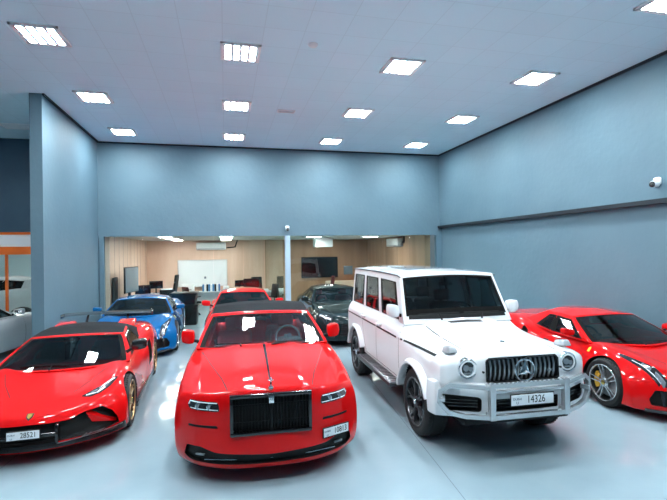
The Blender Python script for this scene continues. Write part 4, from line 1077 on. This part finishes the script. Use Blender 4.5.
def floor_mat():
    m = mat('epoxy_floor', (.5, .56, .62), .12, 0, .0, spec=.33); nt = m.node_tree; N = nt.nodes; L = nt.links; b = N['Principled BSDF']
    tc = N.new('ShaderNodeTexCoord'); sp = N.new('ShaderNodeSeparateXYZ'); L.new(tc.outputs['Object'], sp.inputs[0])
    n = N.new('ShaderNodeTexNoise'); n.inputs['Scale'].default_value = .9; n.inputs['Detail'].default_value = 6; L.new(tc.outputs['Object'], n.inputs['Vector'])
    r = N.new('ShaderNodeValToRGB'); r.color_ramp.elements[0].position = .3; r.color_ramp.elements[1].position = .7
    r.color_ramp.elements[0].color = (.265, .36, .405, 1); r.color_ramp.elements[1].color = (.325, .42, .47, 1); L.new(n.outputs['Fac'], r.inputs[0])
    # saw-cut joints: one sloping line, repeated across the slab
    def math_(op, a, bb):
        x = N.new('ShaderNodeMath'); x.operation = op
        for i, v in enumerate((a, bb)):
            if v is None: continue
            if isinstance(v, (int, float)): x.inputs[i].default_value = v
            else: L.new(v, x.inputs[i])
        return x.outputs[0]
    s = math_('ADD', sp.outputs['X'], math_('MULTIPLY', sp.outputs['Y'], -.097)); s = math_('ADD', s, -1.755 + 2.35*10)
    f = math_('MODULO', s, 4.7); f = math_('ABSOLUTE', math_('SUBTRACT', f, None and 0 or 0.0), None)
    d = math_('ABSOLUTE', math_('SUBTRACT', f, 0.0), None)
    line = math_('LESS_THAN', d, .007)
    mx = N.new('ShaderNodeMix'); mx.data_type = 'RGBA'; L.new(line, mx.inputs['Factor']); L.new(r.outputs[0], mx.inputs[6]); mx.inputs[7].default_value = (.16, .20, .24, 1)
    L.new(mx.outputs[2], b.inputs['Base Color'])
    n2 = N.new('ShaderNodeTexNoise'); n2.inputs['Scale'].default_value = 2.2; n2.inputs['Detail'].default_value = 4; L.new(tc.outputs['Object'], n2.inputs['Vector'])
    rr = N.new('ShaderNodeMapRange'); rr.inputs[3].default_value = .04; rr.inputs[4].default_value = .13; L.new(n2.outputs['Fac'], rr.inputs[0]); L.new(rr.outputs[0], b.inputs['Roughness'])
    n3 = N.new('ShaderNodeTexNoise'); n3.inputs['Scale'].default_value = 1.6; n3.inputs['Detail'].default_value = 2; L.new(tc.outputs['Object'], n3.inputs['Vector'])
    bp = N.new('ShaderNodeBump'); bp.inputs['Strength'].default_value = .10; bp.inputs['Distance'].default_value = .02; L.new(n3.outputs['Fac'], bp.inputs['Height']); L.new(bp.outputs[0], b.inputs['Normal'])
    return m

def ceil_mat():
    m = M['ceil']; nt = m.node_tree; N = nt.nodes; L = nt.links; b = N['Principled BSDF']
    tc = N.new('ShaderNodeTexCoord'); br = N.new('ShaderNodeTexBrick'); br.offset = 0; br.squash = 1
    br.inputs['Scale'].default_value = 1; br.inputs['Brick Width'].default_value = .6; br.inputs['Row Height'].default_value = .6; br.inputs['Mortar Size'].default_value = .007; br.inputs['Mortar Smooth'].default_value = .2
    br.inputs['Color1'].default_value = (.63, .85, .94, 1); br.inputs['Color2'].default_value = (.65, .87, .96, 1); br.inputs['Mortar'].default_value = (.58, .78, .86, 1)
    L.new(tc.outputs['Object'], br.inputs['Vector']); L.new(br.outputs[0], b.inputs['Base Color'])
ceil_mat()

H = 5.58
def sbox(name, lo, hi, m, bev=0.):
    def f(bm): box(bm, [(a + b)/2 for a, b in zip(lo, hi)], [b - a for a, b in zip(lo, hi)], bev=bev)
    o = bmo(name, m, f, sm=0); o['kind'] = 'structure'; return o

sbox('floor', (-10, -6, -.15), (8, 24, 0), floor_mat())
sbox('ceiling', (-10, -6, H), (7.6, 14.5, H + .12), M['ceil'])
sbox('wall_right', (7.30, -6, 0), (7.5, 14.5, 3.12), M['wall'])
sbox('wall_right_upper', (7.22, -6, 3.12), (7.5, 14.5, H), M['wall'])
sbox('trim_1', (7.15, -6, 3.045), (7.31, 14.3, 3.125), M['trim'])
sbox('shade_strip_right', (7.19, -6, H - .05), (7.23, 14.3, H), M['trim'])  # dark strip standing in for the shade where right wall meets ceiling
sbox('shade_strip_partition', (-3.56, 10.22, H - .04), (-3.52, 14.3, H), M['trim'])  # same painted shade line along the partition top
sbox('shade_strip_back', (-3.55, 14.27, H - .04), (7.2, 14.31, H), M['trim'])  # same painted shade line along the back wall top
sbox('wall_back', (-3.72, 14.3, 2.82), (7.3, 14.45, H), M['wall'])
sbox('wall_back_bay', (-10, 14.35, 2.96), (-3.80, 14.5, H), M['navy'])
sbox('wall_partition', (-3.80, 10.24, 0), (-3.57, 14.5, H), M['wall'])
sbox('wall_jamb_left', (-3.55, 14.3, 0), (-3.43, 14.45, 2.82), M['wall'])
sbox('wall_jamb_right', (7.10, 14.3, 0), (7.3, 14.45, 2.82), M['wall'])
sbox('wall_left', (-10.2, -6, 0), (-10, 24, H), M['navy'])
sbox('wall_front', (-10, -6.2, 0), (7.5, -6, H), M['wall'])
sbox('trim_2', (1.86, 14.27, 0), (2.02, 14.47, 2.82), M['post'], .01)
# office shell
sbox('wall_office_back', (-3.5, 21, 0), (1.8, 21.15, 2.95), M['wood'])
sbox('wall_lounge_back', (1.8, 21, 0), (7.0, 21.15, 2.95), M['wood2'])
def panelled(name, lo, hi, m, axis, step=.62):
    def f(bm):
        box(bm, [(a + b)/2 for a, b in zip(lo, hi)], [b - a for a, b in zip(lo, hi)], mi=0)
        a, b = lo[axis], hi[axis]; k = a + step
        while k < b - .1:
            c = [(p + q)/2 for p, q in zip(lo, hi)]; s = [q - p + .006 for p, q in zip(lo, hi)]
            c[axis] = k; s[axis] = .014; box(bm, c, s, mi=1); k += step
    o = bmo(name, [m, M['trim']], f, sm=0); o['kind'] = 'structure'
panelled('wall_office_left', (-3.5, 14.5, 0), (-3.32, 21, 2.95), M['wood'], 1)
panelled('wall_office_right', (6.75, 14.5, 0), (6.95, 21, 2.95), M['wood2'], 1, 1.3)
sbox('ceiling_office', (-3.5, 14.45, 2.86), (7.1, 21.15, 2.95), mat('office_ceiling', (.62, .60, .56), .8))
# glazing: frameless panes with their own joints
k = 0
edges = [-3.43, -2.37, -1.36, -.35, .55, 1.20, 1.86]
edges2 = [2.02, 2.9, 4.2, 5.15, 6.13, 7.10]
for E_ in (edges, edges2):
    for a, b in zip(E_[:-1], E_[1:]):
        k += 1
        def f(bm): box(bm, ((a + b)/2, 14.37, 1.41), (b - a - .008, .012, 2.82))
        o = bmo('window_%d' % k, G_WIN, f, sm=0); o['kind'] = 'structure'
def f(bm): box(bm, (1.82, 17.75, 1.42), (.012, 6.4, 2.84))
o = bmo('window_%d' % (k + 1), glass('green_tint_glass', (.80, .95, .91), .01), f, sm=0); o['kind'] = 'structure'
# storefront at the back of the left bay
def f(bm):
    for z0, z1 in ((2.89, 2.96), (2.33, 2.55), (.0, .10)): box(bm, (-6.86, 14.42, (z0 + z1)/2), (6.28, .12, z1 - z0))
    for x in (-9.9, -7.95, -5.95, -3.80): box(bm, (x, 14.42, 1.17), (.045, .10, 2.34))
fr = bmo('window_20', M['orange'], f, sm=0); fr['kind'] = 'structure'
def f(bm):
    for a, b in ((-9.86, -7.99), (-7.91, -5.99), (-5.91, -3.84)): box(bm, ((a + b)/2, 14.42, 1.21), (b - a, .012, 2.22))
bmo('window_glass', G_WIN, f, fr, 0)
def f(bm): box(bm, (-6.86, 14.42, 2.72), (6.2, .03, .34))
bmo('transom_panel', mat('milky_transom', (.92, .95, .97), .25), f, fr, 0)
sbox('wall_yard_back', (-10, 20, 0), (-3.5, 20.2, 3.4), M['teal'])
sbox('ceiling_yard', (-10, 14.5, 3.4), (-3.5, 20.2, 3.5), M['ceil'])
sbox('trim_3', (-10, 19.93, 1.2), (-3.5, 20, 1.3), M['navy'])

# ------------------------------------------------------------------ ceiling lights
def light(loc, name, label, group, lampm, size=.60, tubes=4, rz=0.):
    t = thing(name, label, 'ceiling light', loc, rz, group)
    def fr(bm):
        s = size/2
        for x in (-s, s): box(bm, (x, 0, .0), (.03, size + .03, .03))
        for y in (-s, s): box(bm, (0, y, .0), (size + .03, .03, .03))
        box(bm, (0, 0, .012), (size, size, .004))
        ww = (size - .08)/tubes
        for i in range(tubes + 1): box(bm, (-size/2 + .04 + ww*i, 0, -.004), (ww*.36 if 0 < i < tubes else ww*.14 + .02, size - .02, .020))
        for y in (-1, 1): box(bm, (0, y*(size/2 - .02), -.004), (size, .04, .020))
    bmo('frame', M['lampframe'], fr, t, 0)
    w = (size - .08)/tubes
    for i in range(tubes):
        def tb(bm): box(bm, (-size/2 + .04 + w*(i + .5), 0, -.005), (w*.62, size - .08, .014), bev=.004)
        bmo('lamp_tube', lampm, tb, t)
CX = [-2.60, .285, 3.09, 5.80]
col = ['leftmost column, over the partition side', 'second column from the left', 'third column from the left', 'rightmost column, near the side wall']
row = {7.48: 'nearest full row', 10.22: 'middle row', 12.98: 'row closest to the back wall'}
for y in (7.48, 10.22, 12.98):
    for i, x in enumerate(CX):
        light((x, y, H - .02), 'ceiling_light', 'square four-tube ceiling light, %s, %s' % (row[y], col[i]), 'showroom ceiling lights', M['lamp'])
for y in (4.72, 1.95):
    for i, x in enumerate(CX):
        lab = 'square ceiling light cut off by the upper right picture corner' if (y == 4.72 and i == 3) else 'square four-tube ceiling light over the showroom entrance side'
        light((x, y, H - .02), 'ceiling_light', lab, 'showroom ceiling lights' if 'cut' in lab else 'entrance side ceiling lights', M['lamp'])
for y in (10.22,):
    light((-5.45, y, H - .02), 'ceiling_light', 'square four-tube ceiling light over the left bay', 'left bay ceiling lights', M['lamp'])
lab = {(-1.9, 15.6): 'warm office ceiling light behind the left part of the glass wall', (.05, 15.6): 'warm office ceiling light above the red cars behind the glass'}
for x in (-1.9, .05):
    for y in (15.6, 17.6, 19.6):
        light((x, y, 2.845), 'office_light', lab.get((x, y), 'warm square ceiling light deeper in the panelled office'), 'office ceiling lights', M['lampo'], .5)
for x, y in ((3.2, 16.4), (5.4, 16.4), (4.3, 19.2)):
    light((x, y, 2.845), 'office_light', 'dim square ceiling light in the brown panelled lounge', 'lounge ceiling lights', M['lampd'])
light((-8.25, 10.22, H - .02), 'ceiling_light', 'added unseen four-tube ceiling light brightening the far side of the left bay', 'left bay ceiling lights', M['lamp'])  # extra lamp out of view, added to brighten the silver coupe's bay
for x in (-8.2, -5.6):  # unseen lamps added to light the space behind the storefront
    light((x, 17.0, 3.385), 'added_yard_light', 'unseen square ceiling light added beyond the orange framed storefront', 'added storefront lights', M['lampo'])

def vent(loc, sx, sy, label):
    t = thing('ceiling_vent', label, 'vent', loc)
    def f(bm):
        for x in (-1, 1): box(bm, (x*sx/2, 0, 0), (.03, sy, .02))
        for y in (-1, 1): box(bm, (0, y*sy/2, 0), (sx, .03, .02))
    bmo('frame', M['offwhite'], f, t, 0)
    def f(bm):
        n = max(3, int(sy/.05))
        for i in range(n): box(bm, (0, -sy/2 + sy*(i + .5)/n, .0), (sx - .03, .02, .006), rot(35))
    bmo('slats', M['alu'], f, t, 0)
vent((1.42, 10.43, H - .012), .38, .16, 'small slotted ceiling vent between the two middle light columns')
vent((-5.05, 12.94, H - .012), .70, .5, 'grey ceiling vent above the dark wall left of the partition')
def f(bm): lathe(bm, [(0, .075), (-.02, .075), (-.045, .05), (-.05, .02)], 24, 'z', (0, 0, 0), False)
o = bmo('smoke_detector', M['offwhite'], f); o.location = (1.39, 6.98, H); tag(o, 'small round white smoke detector on the showroom ceiling', 'smoke detector')

def dome(loc, label, rz):
    t = thing('security_camera', label, 'security camera', loc, rz)
    def f(bm): box(bm, (0, -.035, .03), (.13, .07, .13), bev=.03, seg=3); cyl_y(bm, (0, -.09, -.02), .055, .10)
    bmo('housing', M['offwhite'], f, t, 40)
    def f(bm):
        bmesh.ops.create_uvsphere(bm, u_segments=16, v_segments=10, radius=.05, matrix=Matrix.Translation((0, -.14, -.03)))
    bmo('lens_dome', M['gloss'], f, t, 60)
dome((7.226, 6.19, 3.40), 'white security camera high on the right wall above the dark ledge', -90)
dome((1.93, 14.306, 3.04), 'white security camera on the back wall above the pale post', 0)

# ------------------------------------------------------------------ cars
build_offroader((3.15, 4.314, 0), -2.1)
build_grand_convertible((.427, 4.473, 0), -2.2)
build_wedge_spyder((-2.145, 5.57, 0), 2.03)
build_berlinetta((6.20, 4.435, 0), -3.1, M['red'], 'sports_car', 'red hardtop berlinetta cropped by the right picture edge beside the white off-roader', None)
build_berlinetta((-2.02, 10.36, 0), 2.0, M['blue'], 'sports_car', 'metallic blue mid-engined sports car parked by the office glass wall', None, True)
build_coupe((.42, 10.2, 0), -1, M['redb'], 'coupe_car', 'red coupe mostly hidden behind the soft top of the red convertible')
build_coupe((3.05, 10.35, 0), -1, M['green'], 'coupe_car', 'very dark green coupe parked behind the white off-roader', glassm=G_CAR, seat=M['redl'])
build_coupe((-5.20, 14.10, 0), 168, M['silver'], 'coupe_car', 'silver coupe cropped by the left picture edge beyond the wall end')
build_coupe((-9.4, 15.75, 0), -90, M['pearl'], 'suv_car', 'white car behind the orange framed storefront glass', tall=.38, Lc=4.7)

# ------------------------------------------------------------------ office things
def tv():
    t = thing('television', 'grey-screened television on a black floor stand at the left end of the office', 'television', (-2.92, 15.6, 0), 78)
    def f(bm): box(bm, (0, .02, 1.48), (1.02, .05, .82), bev=.01)
    bmo('housing', M['blk'], f, t)
    def f(bm): box(bm, (0, -.008, 1.48), (.97, .006, .77))
    bmo('screen', M['screen'], f, t, 0)
    def f(bm): box(bm, (0, .08, .7), (.10, .06, 1.3), bev=.01); box(bm, (0, .08, .03), (.7, .45, .05), bev=.015); box(bm, (0, .08, .62), (.6, .35, .03), bev=.01)
    bmo('stand', M['blk'], f, t)
tv()
def f(bm): box(bm, (-3.26, 14.85, .8), (.06, .55, 1.6), bev=.02)
o = bmo('display_panel', M['blk'], f); tag(o, 'tall black panel leaning by the left office wall behind the television', 'panel')

def whiteboard():
    t = thing('whiteboard', 'large white marker board on the beige panelled office wall', 'whiteboard', (-.98, 20.98, 1.40))
    def f(bm): box(bm, (0, 0, 0), (2.08, .02, 1.14))
    bmo('board', M['board'], f, t, 0)
    def f(bm):
        for x in (-1.05, 1.05): box(bm, (x, -.01, 0), (.03, .035, 1.2))
        for z in (-.585, .585): box(bm, (0, -.01, z), (2.13, .035, .03))
        box(bm, (0, -.05, -.60), (1.2, .07, .02))
    bmo('frame', M['alu'], f, t, 0)
    def f(bm): box(bm, (.10, -.014, -.20), (.09, .006, .10), bev=.002)
    bmo('magnet', M['inkb'], f, t, 0)
whiteboard()
def ac(loc, rz, w, label):
    t = thing('air_conditioner', label, 'air conditioner', loc, rz)
    def f(bm): box(bm, (0, -.12, 0), (w, .24, .32), bev=.04, seg=3)
    bmo('housing', M['offwhite'], f, t, 40)
    def f(bm): box(bm, (0, -.235, -.115), (w*.9, .02, .05), rot(25), bev=.006)
    bmo('air_flap', M['desk'], f, t, 40)
ac((-.6, 21.006, 2.60), 0, 1.28, 'white wall air conditioner above the whiteboard')
ac((6.756, 17.1, 2.62), -90, 1.25, 'white wall air conditioner on the brown lounge wall')
def f(bm): tube(bm, [(6.72, 16.44, 2.62), (6.72, 16.30, 2.62), (6.72, 16.28, 2.84)], .03, 8)
tag(bmo('drain_pipe', M['blk'], f), 'black bent pipe beside the lounge air conditioner', 'pipe')
def f(bm): tube(bm, [(.06, 20.98, 2.52), (.45, 20.98, 2.56), (.55, 20.98, 2.87)], .025, 8)
tag(bmo('drain_pipe', M['blk'], f), 'black pipe rising beside the air conditioner above the whiteboard', 'pipe')
def f(bm): box(bm, (3.75, 17.4, 2.66), (.68, .6, .38), bev=.03)
tag(bmo('ceiling_box', M['offwhite'], f), 'white box hung below the lounge ceiling', 'box')

def desk(loc, rz, w, d, label, z=.75):
    t = thing('office_desk', label, 'desk', loc, rz)
    def f(bm): box(bm, (0, 0, z - .02), (w, d, .04), bev=.006)
    bmo('desktop', M['desk'], f, t)
    def f(bm): box(bm, (0, d/2 - .05, z*.58), (w - .12, .02, z*.6))
    bmo('modesty_panel', M['desk'], f, t, 0)
    for sx in (-1, 1):
        for sy in (-1, 1):
            def f(bm): box(bm, (sx*(w/2 - .05), sy*(d/2 - .06), z/2 - .02), (.05, .05, z - .04))
            bmo('leg', M['alu'], f, t, 0)
desk((-2.0, 18.9, 0), 0, 1.9, .75, 'grey office desk in front of the left half of the whiteboard')
desk((-2.35, 16.6, 0), 0, 1.6, .75, 'grey office desk behind the blue sports car')
desk((.95, 18.2, 0), 0, 1.7, .75, 'grey office desk right of the whiteboard')
desk((-.65, 20.6, 0), 0, 1.4, .42, 'low side table under the whiteboard', .62)
def monitor(loc, rz, label, w=.56):
    t = thing('computer_monitor', label, 'monitor', loc, rz)
    def f(bm): box(bm, (0, .0, .33), (w, .04, w*.6), bev=.008)
    bmo('housing', M['blk'], f, t)
    def f(bm): box(bm, (0, -.022, .33), (w - .03, .004, w*.6 - .03))
    bmo('screen', M['gloss'], f, t, 0)
    def f(bm): box(bm, (0, .03, .12), (.05, .03, .22)); box(bm, (0, .03, .006), (.24, .18, .012), bev=.004)
    bmo('stand', M['blk'], f, t, 0)
monitor((-2.65, 18.85, .75), 15, 'black monitor on the left end of the desk before the whiteboard', .5)
monitor((1.0, 18.15, .75), -10, 'wide black monitor on the desk right of the whiteboard', .62)
monitor((.55, 18.3, .75), 25, 'tilted black monitor left on the desk right of the whiteboard', .42)
monitor((-2.75, 16.55, .75), 20, 'black monitor on the desk behind the blue sports car', .5)
def chair(loc, rz, label, m=None, hz=1.28):
    t = thing('office_chair', label, 'chair', loc, rz); m = m or M['blk']
    def f(bm): box(bm, (0, 0, .48), (.5, .5, .09), bev=.035, seg=3)
    bmo('seat', m, f, t, 45)
    def f(bm): box(bm, (0, .25, .56 + (hz - .5)/2), (.46, .08, hz - .58), rot(-8), bev=.035, seg=3)
    bmo('backrest', m, f, t, 45)
    for s in (-1, 1):
        def f(bm): tube(bm, [(s*.26, .1, .48), (s*.30, .1, .68), (s*.29, -.18, .70)], .018, 8)
        bmo('armrest', M['blk'], f, t)
    def f(bm):
        tube(bm, [(0, 0, .46), (0, 0, .1)], .03, 10)
        for k in range(5): tube(bm, [(0, 0, .12), (.29*math.cos(k*1.2566), .29*math.sin(k*1.2566), .06)], [.025, .016], 8)
    bmo('base', M['blk'], f, t)
    for k in range(5):
        def f(bm): cyl_x(bm, (.29*math.cos(k*1.2566), .29*math.sin(k*1.2566), .03), .03, .04)
        bmo('caster', M['blk'], f, t)
chair((-2.25, 19.75, 0), -100, 'tall black office chair left of the whiteboard', hz=1.40)
chair((1.35, 19.0, 0), 15, 'black office chair behind the wide monitor right of the whiteboard', hz=1.25)
chair((1.55, 16.8, 0), -70, 'black office chair beside the pale post behind the glass', hz=1.1)
chair((-1.2, 17.5, 0), 120, 'black office chair behind the blue sports car roof', hz=1.05)
chair((4.35, 19.4, 0), -90, 'dark red round-backed chair below the black lounge screen', mat('dark_red_leather', (.10, .012, .015), .5), hz=1.2)
grp = 'binders under the whiteboard'
for i in range(9):
    mm = [M['bind'], M['paper'], M['blk'], M['bind'], M['paper'], M['bind'], M['blk'], M['paper'], M['bind']][i]
    cn = {M['bind']: 'blue', M['paper']: 'white', M['blk']: 'black'}[mm]
    def f(bm): box(bm, (0, 0, .15), (.075, .26, .30), bev=.004)
    o = bmo('binder', mm, f, sm=0); o.location = (-.95 + .085*i, 20.6, .622)
    tag(o, '%s office binder standing on the low table under the whiteboard' % cn, 'binder', '%s %s' % (cn, grp))
def printer(loc, rz, label, m, sx=.46, sy=.40, sz=.30):
    t = thing('office_printer', label, 'printer', loc, rz)
    def f(bm): box(bm, (0, 0, sz/2), (sx, sy, sz), bev=.025, seg=3)
    bmo('housing', m, f, t, 40)
    def f(bm): box(bm, (0, -sy/2 - .04, sz*.35), (sx*.6, .14, .02), bev=.004)
    bmo('paper_tray', M['blk'], f, t)
    def f(bm): box(bm, (0, -sy*.1, sz + .012), (sx*.8, sy*.6, .025), bev=.008)
    bmo('scanner_lid', M['offwhite'], f, t)
printer((-2.0, 16.65, .75), 8, 'black printer on the desk behind the blue sports car', M['blk'])
printer((-1.45, 18.95, .75), 0, 'white printer on the desk left of the whiteboard', M['offwhite'])
for x, y, z, sx, sy, sz, mm, lab in ((-2.35, 18.7, .75, .30, .22, .06, M['paper'], 'white paper stack beside the monitor left of the whiteboard'), (1.5, 18.1, .75, .30, .22, .09, M['paper'], 'white paper stack on the desk right of the whiteboard'),
        (-1.60, 16.42, .75, .22, .30, .10, M['desk'], 'grey document box beside the black printer'), (.28, 18.1, .75, .2, .26, .14, M['inkb'], 'dark blue document box on the desk right of the whiteboard'), (.02, 20.6, .622, .24, .26, .2, M['paper'], 'white carton at the right end of the low table')):
    def f(bm): box(bm, (0, 0, sz/2), (sx, sy, sz), rot(z=7), bev=.004)
    o = bmo('paper_stack' if 'stack' in lab else 'document_box', mm, f, sm=0); o.location = (x, y, z); tag(o, lab, 'paper' if 'stack' in lab else 'box')
# bins
def bin_(loc, w, d, h, label, top):
    t = thing('plastic_bin', label, 'bin', loc, -4)
    def f(bm):
        box(bm, (0, 0, h/2), (w*.86, d*.86, h), bev=.03, taper=(1.12, 1.12))
    bmo('tub', M['blk'], f, t, 40)
    def f(bm): box(bm, (0, 0, h + .02), (w*1.06, d*1.06, .06), bev=.02)
    bmo('lid', M['blk'], f, t, 40)
bin_((-1.10, 15.3, 0), .46, .5, .60, 'black plastic bin with a wide rim right of the blue sports car', False)
bin_((-1.28, 15.3, .652), .78, .62, .34, 'black lidded box stacked on the bin right of the blue sports car', True)
# lounge behind the post
def lounge_tv():
    t = thing('wall_screen', 'large black screen on the brown lounge wall', 'television', (4.35, 20.97, 1.55))
    def f(bm): box(bm, (0, -.03, 0), (1.75, .06, .98), bev=.01)
    bmo('housing', M['blk'], f, t)
    def f(bm): box(bm, (0, -.064, 0), (1.70, .006, .93))
    bmo('screen', M['gloss'], f, t, 0)
lounge_tv()
def sofa(loc, rz):
    t = thing('sofa', 'cream sofa in the lounge behind the dark green coupe', 'sofa', loc, rz)
    def f(bm): box(bm, (0, 0, .22), (1.9, .85, .30), bev=.05, seg=3)
    bmo('base', M['cream'], f, t, 45)
    for sx in (-1, 1):
        for sy in (-1, 1):
            def f(bm): cyl(bm, (sx*.85, sy*.35, .045), .03, .09)
            bmo('leg', M['blk'], f, t)
    def f(bm): box(bm, (0, .34, .62), (1.9, .22, .60), rot(-8), bev=.07, seg=3)
    bmo('backrest', M['cream'], f, t, 45)
    for s in (-1, 1):
        def f(bm): box(bm, (s*.9, 0, .45), (.2, .85, .36), bev=.06, seg=3)
        bmo('armrest', M['cream'], f, t, 45)
        def f(bm): box(bm, (s*.42, -.06, .42), (.78, .62, .14), bev=.05, seg=3)
        bmo('seat_cushion', M['cream'], f, t, 45)
sofa((5.5, 20.3, 0), 0)
def f(bm): box(bm, (5.75, 20.96, 1.38), (.44, .04, .42), bev=.006)
tag(bmo('framed_picture', M['screen'], f), 'small teal framed picture above the cream sofa', 'picture')

# ------------------------------------------------------------------ look
w = bpy.data.worlds.new('world'); SC.world = w; w.use_nodes = True
w.node_tree.nodes['Background'].inputs[0].default_value = (.5, .6, .7, 1); w.node_tree.nodes['Background'].inputs[1].default_value = .2
SC.view_settings.view_transform = 'Standard'; SC.view_settings.look = 'None'; SC.view_settings.gamma = 1; SC.view_settings.use_curve_mapping = False
SC.view_settings.exposure = 0.5
